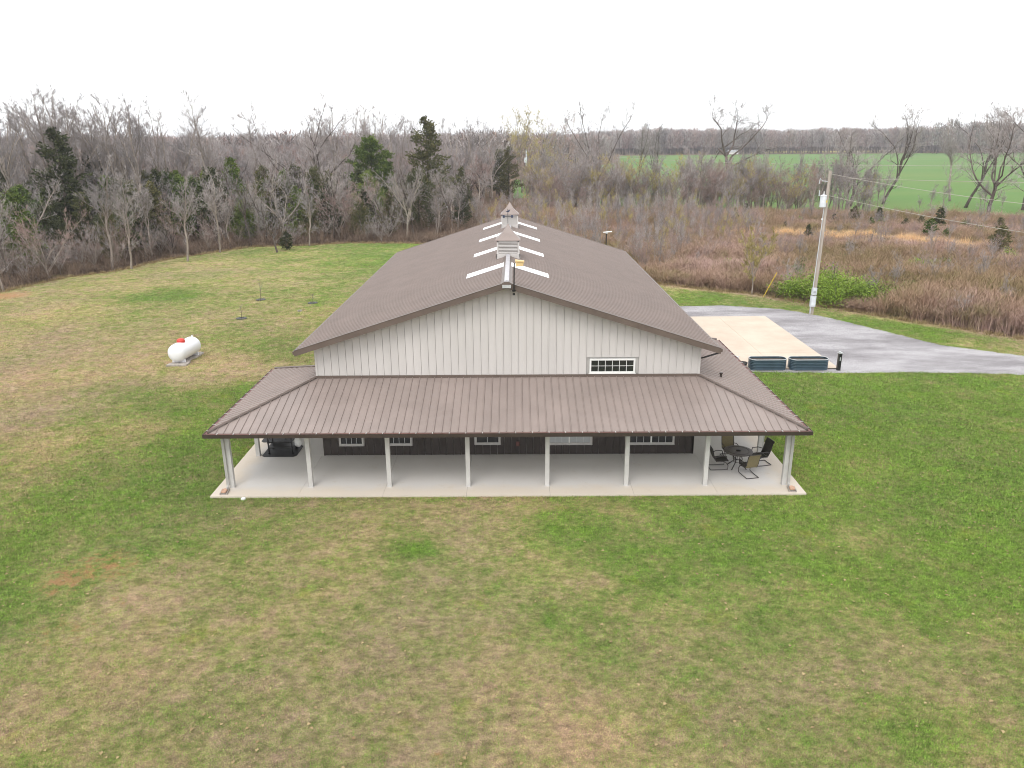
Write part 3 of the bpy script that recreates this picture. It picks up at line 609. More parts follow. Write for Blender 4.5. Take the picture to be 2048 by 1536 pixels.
MB().lathe([(.10, 0), (.10, .03), (.152, .06), (.155, .2), (.155, .27), (.14, .33), (.08, .37), (.03, .38)], n=18).build('tank_body', M['white'], t, smooth=True)
MB().lathe([(.09, .37), (.1, .46), (.085, .46), (.075, .37)], n=14).build('collar', M['white'], t); MB().lathe([(.03, .38), (.03, .43), (.05, .44), (.05, .46)], n=10).build('valve', M['black'], t)
def mat_(x0, x1, y0, y1, lab, h=.018):
    q = .12; tag(MB().prism([(x0+q, y0, 0), (x1-q, y0, 0), (x1, y0+q, 0), (x1, y1-q, 0), (x1-q, y1, 0), (x0+q, y1, 0), (x0, y1-q, 0), (x0, y0+q, 0)], (0, 0, h)).build('floor_mat', M['rubber'], loc=(0, 0, .001)), lab, 'mat')
mat_(-10.45, -8.98, -.18, 1.1, 'black rubber mat under the griddle cart'); mat_(-11.0, -9.6, 1.45, 2.7, 'dark rubber mat beyond the side porch post, behind the griddle mat')
t = thing('pellet_smoker', 'dark covered smoker standing behind the side post on the far mat', 'smoker', (-10.35, 2.05, .02))
MB().box(-.4, .4, -.25, .25, .55, .9).lathe([(.26, -.38), (.26, .38)], (0, 0, .95), 16, 'y').build('body', M['black'], t)
for sx in (-1, 1):
    for sy_ in (-1, 1): MB().box(sx*.36-.02, sx*.36+.02, sy_*.22-.02, sy_*.22+.02, 0, .55).build('leg', M['black'], t)
# ------------------------------------------------------------------ LP tank on the lawn
t = thing('propane_tank', 'big white horizontal propane tank with red dome on the left lawn', 'propane tank', (-20.0, 15.15, GZ), R(-5))
r_ = .49; pr_ = [(.02, -1.52), (.16, -1.51), (.30, -1.46), (.41, -1.36), (.47, -1.22), (.49, -1.08), (.49, 1.08), (.47, 1.22), (.41, 1.36), (.30, 1.46), (.16, 1.51), (.02, 1.52)]
pr_ = [(a*1.12, b*.84) for a, b in pr_]
MB().lathe(pr_, (0, 0, .70), 32, 'y').build('tank_body', M['tank'], t, smooth=True)
MB().lathe([(.24, 1.15), (.24, 1.32), (.21, 1.39), (.13, 1.43), (.03, 1.44)], (0, -.3, 0), 20).build('valve_dome', M['red'], t, smooth=True)
for y in (-.8, .8): MB().box(-.4, .4, y-.06, y+.06, .10, .28).build('foot', M['tank'], t)
MB().box(-.02, .02, 1.0, 1.12, 1.15, 1.31).build('lifting_lug', M['tank'], t); MB().box(-.02, .02, -1.1, -1.0, 1.15, 1.31).build('lifting_lug', M['tank'], t)
pd_ = wob([(-.62, -1.5), (.5, -1.42), (.58, -.9), (.38, 0), (.5, .8), (.62, 1.15), (.55, 1.5), (-.3, 1.5), (-.45, .5), (-.5, -.8)], .06, .25, 5)
tag(MB().prism([(x, y, 0) for x, y in pd_], (0, 0, .10)).build('tank_pad', M['rock'], loc=(-20.0, 15.15, GZ)), 'rough grey concrete pad beneath the white propane tank', 'concrete pad')
# saplings with black rings
def ring(x, y, h, lab):
    t = thing('sapling', lab, 'sapling', (x, y, GZ), group='saplings on the left lawn')
    MB().tube([(0, 0, 0), (.05, .02, h*.5), (.02, 0, h)], [.02, .014, .005], 5).build('trunk', M['bark_dark'], t)
    MB().lathe([(.42, 0), (.40, .05), (.2, .06), (.18, .03)], n=14).build('mulch_ring', M['black'], t)
    c = MB(); r = random.Random(int(x*7))
    for k in range(14):
        a = r.uniform(0, 6.28); z = r.uniform(.4, .95)*h; c.tube([(.03, 0, z), (.03+.3*math.cos(a), .3*math.sin(a), z+.25)], [.008, .003], 3, False)
    c.build('branches', M['twig'], t)
ring(-20.5, 26.5, 1.0, 'thin leafless sapling in a black ring, nearest the propane tank'); ring(-21.3, 33.6, 1.7, 'taller bare sapling standing farthest left in the back lawn'); ring(-16.5, 32.1, .8, 'small bare sapling in a black ring nearest the barn eave')
tag(MB().prism([(-.15, -.1, 0), (.1, -.12, 0), (.16, .08, 0), (-.08, .12, 0)], (0, 0, .12)).build('field_stone', M['rock'], loc=(-16.7, 28.9, GZ)), 'small pale stone on the back lawn beside the barn eave', 'stone')
# ------------------------------------------------------------------ raised beds, pot, post
def bed(x0, x1, y0, y1, lab):
    t = thing('raised_bed', lab, 'raised bed', ((x0+x1)/2, (y0+y1)/2, GZ+.01), 0, 'corrugated raised beds at the pad edge')
    hx, hy = (x1-x0)/2, (y1-y0)/2; rr_ = hy*.85; N = 8
    def outline(off):
        out = []
        for cx_, cy_, a0 in ((hx-rr_, hy-rr_, 0), (-hx+rr_, hy-rr_, 90), (-hx+rr_, -hy+rr_, 180), (hx-rr_, -hy+rr_, 270)):
            for k in range(N+1): a = R(a0+90*k/N); out.append((cx_+(rr_+off)*math.cos(a), cy_+(rr_+off)*math.sin(a)))
        return out
    b = MB(); lev = []
    for k in range(7):
        z = k*.092; lev += [(z, 0), (z+.02, .018), (z+.05, .018), (z+.07, 0)]
    n = len(outline(0))
    for z, o in lev: b.v += [(x, y, z) for x, y in outline(o)]
    for i in range(len(lev)-1):
        for k in range(n): b.f.append((i*n+k, i*n+(k+1) % n, (i+1)*n+(k+1) % n, (i+1)*n+k)); b.mi.append(0)
    b.build('corrugated_wall', M['bed'], t)
    rim = [Vector((x, y, lev[-1][0]+.01)) for x, y in outline(.0)]; MB().tube(rim+[rim[0]], .022, 6, False).build('rim', M['steel'], t)
    MB().prism([(x, y, .02) for x, y in outline(-.01)], (0, 0, .50)).build('soil', M['soil'], t)
bed(13.87, 15.98, 12.15, 12.95, 'dark blue corrugated raised bed on the left, beside the black pot'); bed(16.17, 18.38, 12.1, 12.9, 'dark blue corrugated raised bed on the right, beside the black post')
t = thing('flower_pot', 'black round planter pot between barn eave and raised bed', 'pot', (13.5, 12.45, GZ+.01))
MB().lathe([(.16, 0), (.23, .36), (.25, .36), (.25, .42), (.215, .42), (.20, .34), (.0, .34)], n=20).build('pot_body', M['rubber'], t, smooth=True); MB().lathe([(.19, .30), (.19, .36), (.0, .37)], n=16).build('soil', M['soil'], t)
t = thing('garden_spinner', 'small pale garden stake with crossed blades behind the pot', 'garden stake', (13.25, 12.9, 0))
MB().tube([(0, 0, 0), (0, 0, .55)], .015, 6).build('stake', M['steel'], t); MB().tube([(-.16, 0, .5), (.16, 0, .6)], .025, 4).tube([(-.12, 0, .64), (.12, 0, .46)], .025, 4).build('blades', M['steel'], t)
t = thing('utility_post', 'short black square post with silver cap at the corner of the concrete pad', 'post', (18.92, 12.15, GZ))
MB().box(-.09, .09, -.09, .09, 0, 1.02).build('post_body', M['black'], t); MB().box(-.12, .12, -.12, .12, 1.02, 1.06).box(-.09, .02, -.05, .05, 1.06, 1.13).build('cap', M['steel'], t)
MB().box(-.03, .03, -.11, -.09, .6, .8).build('plate', M['steel'], t)
# ------------------------------------------------------------------ utility poles and lines
def sag(a, b, s, n=24):
    a = Vector(a); b = Vector(b); return [a.lerp(b, i/n)-Vector((0, 0, s*4*(i/n)*(1-i/n))) for i in range(n+1)]
t = thing('utility_pole', 'tall weathered wooden utility pole with transformer and meter boxes beside the driveway', 'utility pole', (22.9, 27.0, GZ))
MB().tube([(0, 0, 0), (.12, 0, 5), (.2, 0, 10.5)], [.17, .145, .11], 12).build('pole', M['wood'], t)
MB().tube([(-.14, -.12, 1.6), (-.10, -.12, 3.2), (.0, -.12, 8.4)], .025, 6).tube([(-.15, -.15, 0), (-.15, -.15, .6)], .04, 6).build('conduit', M['boxg'], t)
mb_ = MB().box(-.26, .12, -.34, -.12, .60, 1.42).build('breaker_box', M['boxg'], t); MB().box(-.2, .06, -.352, -.341, .7, 1.3).build('box_door', M['tform'], mb_)
mb_ = MB().box(-.22, .12, -.33, -.12, 1.50, 2.02).build('meter_box', M['boxg'], t); MB().lathe([(.09, -.42), (.09, -.33)], (-.05, 0, 1.76), 16, 'y').build('meter', M['glass_pale'], mb_)
tf = MB().lathe([(.2, 7.95), (.22, 7.98), (.22, 8.72), (.23, 8.74), (.23, 8.78), (.1, 8.84)], (-.16, -.2, 0), 18).build('transformer', M['tform'], t)
MB().tube([(-.16, -.2, 8.8), (-.16, -.2, 9.08)], [.04, .03], 8).build('bushing', M['white'], tf); MB().tube([(-.5, -.2, 8.76), (-.1, -.2, 8.8)], .02, 6).tube([(-.5, -.2, 8.75), (-.5, -.2, 9.15)], .035, 6).build('arrester', M['boxg'], tf)
MB().box(-.02, .06, -.43, -.415, 8.3, 8.45).build('sticker', M['ore'], tf)
MB().tube([(.15, 0, 9.75), (-.35, -.1, 9.8), (-.5, -.1, 10.0), (-.55, -.1, 9.6)], .03, 6).build('cutout', M['boxg'], t)
MB().box(-.09, .02, -.14, -.04, 7.02, 7.14).build('clamp', M['white'], t)
t2 = thing('utility_pole', 'distant grey utility pole with crossarm and transformer beyond the brush', 'utility pole', (3.7, 197, -.1))
MB().tube([(0, 0, 0), (0, 0, 10.4)], [.28, .2], 8).build('pole', M['boxg'], t2); MB().box(-1.1, .9, -.1, .1, 9.5, 9.75).build('crossarm', M['wood'], t2)
MB().tube([(-.2, -.3, 6.6), (-.2, -.3, 8.0)], .45, 10).build('transformer', M['tform'], t2)
def wire(a, b, s, r, lab): tag(MB().tube(sag(a, b, s), r, 4).build('power_line', M['wire']), lab, 'power line', 'overhead power lines')
wire((23.15, 27, 10.25), (29.7, 15, 8.55), .0, .014, 'upper service wire running right from the top of the near pole') if 0 else None
def rayw(px, py, Y): pass
wire((23.12, 26.9, 10.2), (37.5, 5, 8.6), .5, .014, 'upper service wire running right from the top of the near pole')
wire((23.15, 26.9, 8.68), (37.5, 5, 6.9), .5, .014, 'lower service wire running right from beside the transformer')
wire((3.7, 197, 10.0), (92, 52, 10.0), 2.0, .03, 'upper long power line crossing from the distant pole behind the near pole')
wire((3.7, 197, 7.2), (92, 52, 7.4), 1.5, .03, 'lower long power line crossing from the distant pole behind the near pole')
tag(MB().tube([(21.3, 33.5, GZ), (22.2, 33.4, 2.0)], .035, 6).build('guy_wire_guard', M['yellow']), 'thin yellow guy wire marker leaning at the brush edge left of the pole', 'guy wire guard')
# far buildings
t = thing('cabin', 'small orange wooden cabin glimpsed through the trees left of the barn', 'cabin', (-34.5, 112, -.15))
MB().box(-1.9, 4.2, 0, 4, 0, 2.5).build('wall', M['orange'], t); MB().prism([(-2.3, -.4, 2.5), (-2.3, 2, 3.5), (-2.3, 4.4, 2.5), (-2.3, 2, 2.55)], (6.9, 0, 0)).build('roof', M['roof_dark'], t)
MB().box(1.0, 1.9, -.05, -.002, 0, 2).build('door', M['bark_dark'], t); MB().box(-1.2, -.3, -.05, -.002, 1, 1.8).build('window', M['glass'], t)
t = thing('shed', 'small white shed beyond the trees right of the green cedar', 'shed', (-20.4, 108, -.15)); MB().box(-.9, 1.0, 0, 2, 0, 1.5).build('wall', M['white'], t); MB().prism([(-1, -.1, 1.5), (1.1, -.1, 1.5), (1.1, 2.1, 1.8), (-1, 2.1, 1.8)], (0, 0, .06)).build('roof', M['steel'], t)
t = thing('shed', 'small white shed beyond the brush just left of the rear cupola', 'shed', (-14.2, 126, -.15)); MB().box(-1.8, 1.4, 0, 2, 0, 1.6).build('wall', M['white'], t); MB().prism([(-1.9, -.1, 1.6), (1.5, -.1, 1.6), (1.5, 2.1, 1.9), (-1.9, 2.1, 1.9)], (0, 0, .06)).build('roof', M['steel'], t)
t = thing('shed', 'faded red shed standing in the brush right of the rear cupola', 'shed', (7.6, 143, -.15)); MB().box(-.8, .9, 0, 1.5, 0, 2.6).build('wall', M['redsheet'], t); MB().box(2.6, 3.4, 3, 4, 1.6, 3.6).box(-1, 3.4, .5, 4, 2.61, 2.7).build('roof', M['redsheet'], t)
for x, y, w, lab in ((186, 640, 4, 'tiny white farm building on the far skyline left of the gnarled tree'),):
    t = thing('farm_building', lab, 'farm building', (x, y, -.1)); MB().box(-w, w, 0, 8, 0, 2).build('wall', M['white'], t); MB().prism([(-w-.5, -.5, 2), (-w-.5, 4, 3.6), (-w-.5, 8.5, 2)], (2*w+1, 0, 0)).build('roof', M['steel'], t)

# ------------------------------------------------------------------ trees
def perp(d):
    r = Vector((1, 0, 0)) if abs(d.x) < .8 else Vector((0, 1, 0)); u = (r-d*r.dot(d)).normalized(); return u, d.cross(u)
def tree_mesh(seed, H, kind, trunkm, twigm, dens=1.0, merged=False, wmul=1.0):
    """H metre bare tree: returns (trunk mesh with limbs, crown mesh with branches and twigs)"""
    r = random.Random(seed); T = MB(); K = MB()
    # fraction of clear trunk, leaders, leader angle range, branch length / H, branches per leader, trunk radius / H, gnarl
    fr, nl, a0, a1, bl, nb, tr, gn = dict(tall=(.40, 5, 4, 13, .15, 11, .0105, .35), slim=(.30, 2, 2, 7, .21, 20, .0105, .35), oval=(.28, 6, 8, 24, .17, 10, .011, .4), pink=(.1, 9, 10, 38, .2, 8, .008, .5),
        vase=(.20, 4, 9, 19, .17, 13, .011, .3), gnarl=(.42, 5, 22, 52, .24, 9, .016, 1.25), wide=(.24, 6, 18, 46, .2, 10, .014, .75), lean=(.34, 5, 12, 34, .2, 10, .013, .6), young=(.25, 7, 6, 20, .16, 9, .009, .3))[kind]
    tr *= H
    wt = (.0075+.00045*H)*wmul
    def twig(p, d, L, w):
        u, v = perp(d); a = r.uniform(0, 6.28); s = (u*math.cos(a)+v*math.sin(a))*w
        K.add([p-s, p+s, p+d*L+Vector((r.uniform(-.1, .1), r.uniform(-.1, .1), r.uniform(0, .2)))*L], [(0, 1, 2)])
    def rd(d, a):
        u, v = perp(d); b = r.uniform(0, 6.28); return (d*math.cos(a)+(u*math.cos(b)+v*math.sin(b))*math.sin(a)).normalized()
    def poly(p, d, L, n, g, upw):
        pts = [p]; dd = d.copy(); q = p.copy()
        for i in range(n):
            dd = (dd+Vector((r.gauss(0, .13*g), r.gauss(0, .13*g), upw+r.gauss(0, .08*g)))).normalized(); q = q+dd*L/n; pts.append(q.copy())
        return pts
    def at(pts, t):
        n = len(pts)-1; k = min(n-1, int(t*n)); return pts[k].lerp(pts[k+1], t*n-k), (pts[k+1]-pts[k]).normalized()
    def sub(p, d, L, rad):
        q = poly(p, d, L, 3, 1+gn, .1); K.tube(q, [rad, rad*.7, rad*.45, rad*.2], 3, False)
        for j in range(int(8*dens)):
            pp, pd = at(q, r.uniform(.1, 1)); tl = L*r.uniform(.3, .6); td = rd(pd, R(r.uniform(14, 50))); twig(pp, td, tl, wt)
            if r.random() < .8: twig(pp+td*tl*r.uniform(.2, .6), rd(td, R(35)), tl*.6, wt*.8)
    def branch(p, d, L, rad):
        q = poly(p, d, L, 4, 1+2*gn, .10); rr_ = [rad*(1-.8*i/4) for i in range(5)]; T.tube(q, rr_, 4, False)
        for j in range(5):
            t = r.uniform(.15, 1); pp, pd = at(q, t); sub(pp, rd(pd, R(r.uniform(20, 45))), L*r.uniform(.35, .6), rad*.4*(1.1-t*.5))
        sub(q[-1], (q[-1]-q[-2]).normalized(), L*.35, rad*.2)
    lean = Vector((.30 if kind == 'lean' else r.gauss(0, .03), 0.03 if kind == 'lean' else r.gauss(0, .03), 1)).normalized()
    tk = poly(Vector((0, 0, -.2)), lean, H*fr+.2, 5, .35+gn*.5, .05)
    T.tube(tk, [tr*1.35, tr*1.08, tr, tr*.95, tr*.9, tr*.86], 8 if H > 12 else 6)
    top = tk[-1]
    for j in range(nl):
        b = 2*PI*j/nl+r.uniform(-.5, .5); a = R(r.uniform(a0, a1)) if j else R(a0*.5); base = top if j < 3 else at(tk, r.uniform(.6, 1))[0]
        ld = (lean*.6+Vector((0, 0, .4))).normalized(); d = (ld*math.cos(a)+Vector((math.cos(b), math.sin(b), 0))*math.sin(a)).normalized()
        L = (H-base.z)*r.uniform(.86 if kind in ('tall', 'vase', 'slim') else .74, 1.0)/max(.55, d.z)*(.93 if j else .97); L = min(L, H*.9)
        if kind == 'slim' and j == 1: L *= .6
        q = poly(base, d, L, 8, .5+gn*1.6, .04); lr = tr*(.86 if kind == 'slim' and j == 0 else .62 if nl < 6 else .5)
        T.tube(q, [lr*(1-.9*i/8)+.008 for i in range(9)], 6, False)
        for k in range(nb):
            t = r.uniform(.08, 1)**.85; pp, pd = at(q, t); branch(pp, rd(pd, R(r.uniform(24, 50))), H*bl*(1.2-t*.75)*r.uniform(.6, 1.1), lr*.42*(1.15-t*.8))
    for j in range(4 if kind not in ('vase', 'pink') else 0):   # a few low side branches and dead stubs
        pp, pd = at(tk, r.uniform(.45, .95)); branch(pp, rd(pd, R(r.uniform(50, 75))), H*bl*r.uniform(.4, .9), tr*.22)
    if merged:
        T.cur = 1; T.add(K.v, K.f); return T.mesh('far_tree', [trunkm, twigm])
    return T.mesh('trunk', trunkm, True), K.mesh('crown', twigm)
def cedar_mesh(seed, H, wid, fol, rounded=False, nf=2600):
    r = random.Random(seed); T = MB(); K = MB()
    T.tube([(0, 0, -.2), (r.gauss(0, .05)*H*.2, 0, H*.5), (0, 0, H*.95)], [H*.018, H*.012, .02], 6)
    lobes = [(r.uniform(0, 6.28), r.uniform(.1, .95), r.uniform(.6, 1.35)) for _ in range(16)]
    z0 = .06
    nb = 90
    for b in range(nb):
        t = z0+(1-z0)*(b+r.random())/nb; a = r.uniform(0, 6.28)
        prof = (math.sin(PI*min(1, (t*.85+.16)))**.6) if rounded else (min(1, (t-z0)*5+.35)*(1-t)**.62+.03)
        k = 1+.45*sum(math.exp(-((math.cos(a-la)-1)**2*3+(t-lt)**2*60))*(lw-1) for la, lt, lw in lobes)
        L = wid*prof*k*r.uniform(.75, 1.12); c_, s_ = math.cos(a), math.sin(a); base = Vector((0, 0, t*H)); tip = base+Vector((c_*L, s_*L, L*r.uniform(.15, .5)))
        K_n = int(nf/nb*(.45+L/wid))
        if b % 3 == 0: T.tube([base, base.lerp(tip, .7)], [.03, .01], 3, False)
        for i in range(K_n):
            u = r.random()**.55; p = base.lerp(tip, u)+Vector((r.gauss(0, .13), r.gauss(0, .13), r.gauss(0, .13)))*wid*.42
            d = Vector((c_+r.gauss(0, .6), s_+r.gauss(0, .6), r.gauss(.5, .5))).normalized(); w, _ = perp(d); s = r.uniform(.12, .30)*(.7+H*.03)
            w = w*math.cos(i)+d.cross(w)*math.sin(i)
            K.add([p-w*s*.35, p+w*s*.35, p+w*s*.2+d*s, p-w*s*.12+d*s*1.15], [(0, 1, 2, 3)])
    return T.mesh('trunk', M['bark_dark'], True), K.mesh('foliage', fol)
def bush_mesh(seed, wid, h, fol, nf=1500, s0=.1):
    r = random.Random(seed); T = MB(); K = MB()
    for b in range(26):
        a = r.uniform(0, 6.28); L = r.uniform(.4, 1)*wid; hh = h*r.uniform(.4, 1)*(1.1-.5*L/wid)
        p0 = Vector((0, 0, 0)); p1 = Vector((math.cos(a)*L*.5, math.sin(a)*L*.5, hh*.95)); p2 = Vector((math.cos(a)*L, math.sin(a)*L, hh*.55))
        T.tube([p0, p1, p2], [.03, .018, .006], 3, False)
        for i in range(nf//26):
            t = r.random()**.6; p = p0.lerp(p1, t).lerp(p1.lerp(p2, t), t)+Vector((r.gauss(0, .14)*wid, r.gauss(0, .14)*wid, r.gauss(0, .1)*h)); p.z = max(.03, p.z)
            d = Vector((r.gauss(0, 1), r.gauss(0, 1), r.gauss(.3, .7))).normalized(); w, _ = perp(d); s = r.uniform(.6, 1.4)*s0
            K.add([p-w*s*.5, p+w*s*.5, p+d*s*1.3], [(0, 1, 2)])
    return T.mesh('stems', M['bark_dark']), K.mesh('foliage', fol)
PROTO = {}
def proto(kind, var, H, tm, km, dens=1.):
    k = (kind, var, tm, km)
    if k not in PROTO: PROTO[k] = (tree_mesh(sum(map(ord, kind))*7+var*13, H, kind, M[tm], M[km], dens, wmul=2.0 if kind == 'young' else 1.35 if H > 12 and kind in ('gnarl', 'wide', 'lean', 'vase') else 1.0), H)
    return PROTO[k]
def place(name, meshes, Hp, x, y, H, lab, cat, group=None, names=('trunk', 'crown'), rz=None, zb=-.14, wsc=1.):
    t = thing(name, lab, cat, (x, y, zb), rng.uniform(0, 6.28) if rz is None else rz, group); s = H/Hp
    for nm, me in zip(names, meshes): o = put(nm, me, t)
    t.scale = (s*wsc, s*wsc, s); return t
TREES = [(-46.3,38.4,8.7,'slim','slender pale trunk leaning at the far left edge of the lawn'),
(-60.9,66.1,18.8,'tall','tall bare tree at the far left rising well above the woods'),(-60.2,69.8,19.5,'tall','tall bare tree second from the left skyline group'),(-58.8,73.3,20.0,'tall','tallest bare tree of the left skyline group, above the dark cedar'),(-73.8,82.6,18.6,'tall','leftmost bare tree on the skyline cut by the picture edge'),
(-65.6,82.2,19.9,'tall','bare tree between the left skyline group and the dark cedar'),(-61.4,81.9,18.2,'tall','bare tree just right of the left skyline group'),
(-57.3,81.7,19.2,'tall','left one of three close upright bare trees above the woods'),(-52.7,75.7,19.3,'tall','middle one of three close upright bare trees above the woods'),(-51.1,76.7,19.0,'tall','right one of three close upright bare trees above the woods'),
(-50.1,86.4,19.6,'slim','lone thin bare tree with open sky on both sides, left of centre woods'),(-42.6,80.9,19.7,'slim','lone bare tree with candelabra top right of the thin lone tree'),(-40.0,94.2,16.6,'slim','thin bare tree just topping the woods above the green cedars'),
(-32.1,100.0,20.6,'wide','big dark bare tree left of the bright green cedar'),(-30.6,110.6,19.2,'tall','grey bare tree right behind the big dark one'),(-26.5,112.3,19.4,'tall','grey bare tree straight above the bright green cedar'),
(-21.2,114.9,18.8,'oval','rounded bare tree between the green cedar and the tall olive cedar'),(-13.4,121.8,18.1,'oval','rounded fine twigged tree right of the tall olive cedar'),(-4.7,144.3,18.5,'oval','pale bare tree left above the rear cupola'),
(2.3,169.0,22.5,'oval','tall pale budding tree right behind the rear cupola'),(6.4,178.7,21.6,'oval','budding tree just right of the tall pale one'),(11.5,162.4,19.5,'oval','fine twigged reddish tree right of the distant utility pole'),
(18.3,142.2,22.0,'vase','tall twin stemmed vase shaped bare tree right of centre'),(33.3,179.9,18.2,'vase','thin bare tree right of the twin stemmed one'),(39.5,188.2,18.0,'vase','thin bare tree between the twin stemmed and the gnarled tree'),
(47.4,142.4,21.8,'gnarl','gnarled dark tree with twisted limbs against the sky'),(66.0,122.1,18.3,'wide','broad dark tree behind the near utility pole'),(74.2,126.3,19.2,'lean','dark tree leaning right behind the green field edge'),
(91.2,132.6,18.4,'slim','slim bare tree left of the leaning pair at the right'),(85.6,117.1,19.1,'lean','thick trunk leaning right beside the forked tree'),(78.6,98.2,21.0,'wide','largest bare tree at the right with a low forked trunk'),(92.7,111.1,21.1,'wide','bare tree cut by the right picture edge'),
(-42.2,49.9,12.6,'slim','pale trunk at the left lawn edge standing in front of dark cedars'),(-40.5,50.5,10.6,'slim','second pale trunk at the left lawn edge'),(-46.1,45.2,8.1,'pink','reddish bushy tree at the left lawn edge'),
(-36.6,55.6,10.5,'slim','slender tree at the lawn edge below the lone thin tree'),(-42.1,58.9,10.4,'slim','slender tree just inside the left woods'),(-35.6,62.7,10.2,'slim','slender multi stemmed tree in front of the bright cedar'),
(-28.5,62.3,7.9,'wide','low spreading grey tree beside the low cedar at the lawn edge'),(-26.1,68.1,8.8,'slim','slender grey tree right of the spreading one'),(-23.7,75.2,9.1,'pink','pinkish bushy tree left of the bright green cedar'),
(-14.4,74.7,10.9,'pale','white barked tree standing before the tall olive cedar'),(-21.8,79.7,9.6,'pink','pinkish bushy tree beneath the bright green cedar'),(-37.4,74.8,9.2,'pink','pinkish bushy tree among the left cedars'),
(-11.0,79.1,6.2,'slim','small grey tree right of the white barked one'),(20.7,34.8,6.3,'young','young tree with yellow buds at the brush edge above the driveway'),(25.7,99.4,5.1,'pink','bushy bare sapling in the brush right of the barn roof'),(29.7,82.9,4.0,'slim','small bare sapling in the brush below the gnarled tree'),
(52.1,95.9,4.8,'slim','small bare sapling in the brush beside the near pole'),(3.0,108.1,5.2,'pink','bushy bare sapling behind the rear cupola')]
vi = 0
for x, y, h, k, lab in TREES:
    vi += 1; tm, km = 'bark', 'twig'
    if k == 'pink': km = 'twig_pink'
    if k in ('gnarl', 'lean', 'wide', 'vase'): tm = 'bark_dark'; km = 'twig'
    if k == 'young': km = 'twig_bud'
    wsc = 1.
    if k == 'pale': k = 'oval'; tm = 'bark_pale'
    hb = 18 if h > 13 else 9
    v = vi % 3 if k in ('tall', 'slim', 'oval', 'pink') else vi % 2
    if lab.startswith(('tall pale bud', 'budding')): km = 'twig_bud'
    if lab.startswith('fine twigged'): km = 'twig_pink'
    (ms, hp) = proto(k, v+(0 if hb == 18 else 10), hb, tm, km, 1.35 if hb == 18 else 2.2 if k == 'young' else 1.1)
    place('bare_tree', ms, hp, x, y, h, lab, 'tree', rz=0 if k == 'lean' else (1.2 if k == 'gnarl' else None), wsc=wsc)
CED = {0: ('cedar', .30, False), 1: ('cedar', .31, False), 2: ('cedar', .48, False), 3: ('cedar_b', .30, False), 4: ('cedar_g', .30, True)}
CP = {}
def cedar(x, y, h, k, lab, group=None, fol=None, zb=-.14):
    fm, w, rd_ = CED[k]; fm = fol or fm; big = h > 5; key = (k, fm, big, int(x) % 2)
    Hp = 11 if big else 3
    if key not in CP: CP[key] = cedar_mesh(k*31+int(x) % 2*7+big, Hp, Hp*w, M[fm], rd_, 13000 if k == 4 else 6000 if big else 1300)
    return place('cedar_tree', CP[key], Hp, x, y, h, lab, 'cedar', group, ('trunk', 'foliage'), zb=zb)
for x, y, h, k, lab in [(-55.0,65.8,14.2,1,'tall dark olive cedar in the left woods'),(-62.8,66.2,10.3,0,'dark cedar at the far left edge of the woods'),(-64.7,76.3,9.1,0,'cedar between the far left one and the tall dark one'),(-59.5,81.8,11.9,1,'cedar just right of the tall dark olive one'),
(-47.9,75.4,9.3,0,'dark cedar beneath the lone thin tree'),(-53.3,82.7,8.2,2,'spreading cedar in the left middle woods'),(-44.0,93.0,10.3,3,'bright green pointed cedar in the left woods'),(-49.1,94.8,8.4,3,'yellow green cedar left of the bright pointed one'),(-35.0,80.4,9.4,1,'dull cedar behind the low spreading grey tree'),
(-33.3,90.1,9.4,0,'dark cedar beneath the big dark bare tree'),(-23.5,101.1,13.3,4,'large rounded bright green cedar left of the barn roof'),(-13.6,96.3,16.0,1,'tallest pointed olive cedar just left of the barn roof'),(-9.4,114.0,8.1,0,'low dark cedar right of the tallest one'),
(-3.1,151.9,10.6,0,'dark cedar close behind the rear cupola, left one'),(-1.0,147.0,11.1,1,'dark green cedar close behind the rear cupola, right one'),(12.7,135.6,4.9,0,'round dark cedar in the brush right of the red shed'),(-27.9,64.5,2.3,2,'low green cedar at the lawn edge'),(-28.6,101.4,7.4,0,'dark cedar left of the large bright one'),(-21.8,108.0,4.4,0,'low cedar under the large bright one')]:
    cedar(x, y, h, k, lab)
r = random.Random(21)
for x, y, h, k, fm, lab in [(50.1,90.6,.9,0,None,'tiny dark cedar right of the near utility pole'),(53.4,91.1,1.5,2,None,'small dark cedar above the golden grass, left'),(57.2,90.9,1.4,0,None,'small upright cedar above the golden grass, middle'),(52.9,84.1,.9,2,'cedar_g','low green cedar left of the upright one'),(56.3,80.6,1.,2,None,'small cedar at the golden grass edge, right of middle'),
   (60.4,84.3,1.,2,None,'small dull cedar right of the middle ones'),(55.8,73.0,1.4,2,'cedar_b','small yellow green cedar at the golden grass edge'),(61.3,81.0,1.8,0,None,'dark pointed small cedar beside the yellow green one'),(57.1,71.3,.8,2,'cedar_g','tiny green cedar in the golden grass'),(54.9,56.4,1.9,2,None,'largest dark small cedar right of the golden grass'),(68.9,79.2,1.1,2,None,'small cedar below the large forked tree'),
   (38.7,70.7,1.2,0,None,'tiny cedar left of the near pole in the brush'),(40.1,83.5,.7,0,None,'tiniest cedar farther left in the brush'),(35.4,93.1,1.3,0,None,'small dark cedar beneath the gnarled tree, left'),(39.3,101.0,1.4,0,None,'small dark cedar beneath the gnarled tree, right')]:
    cedar(x, y, h*1.7, k, lab, 'small cedars in the brush field', fm, -.12)
BP = {}
def bush(x, y, w, h, lab, fol='bush', nf=3000, s0=.1, seed=1):
    ms = bush_mesh(seed, w, h, M[fol], nf, s0); t = thing('bush', lab, 'bush', (x, y, -.1), 0); put('stems', ms[0], t); put('foliage', ms[1], t)
    if lab.startswith('small olive'): t['group'] = 'small shrubs in the brush field'
bush(26.4, 31.8, 4.2, 3.6, 'large bright green honeysuckle mound behind the near utility pole', nf=13000, s0=.09, seed=2)
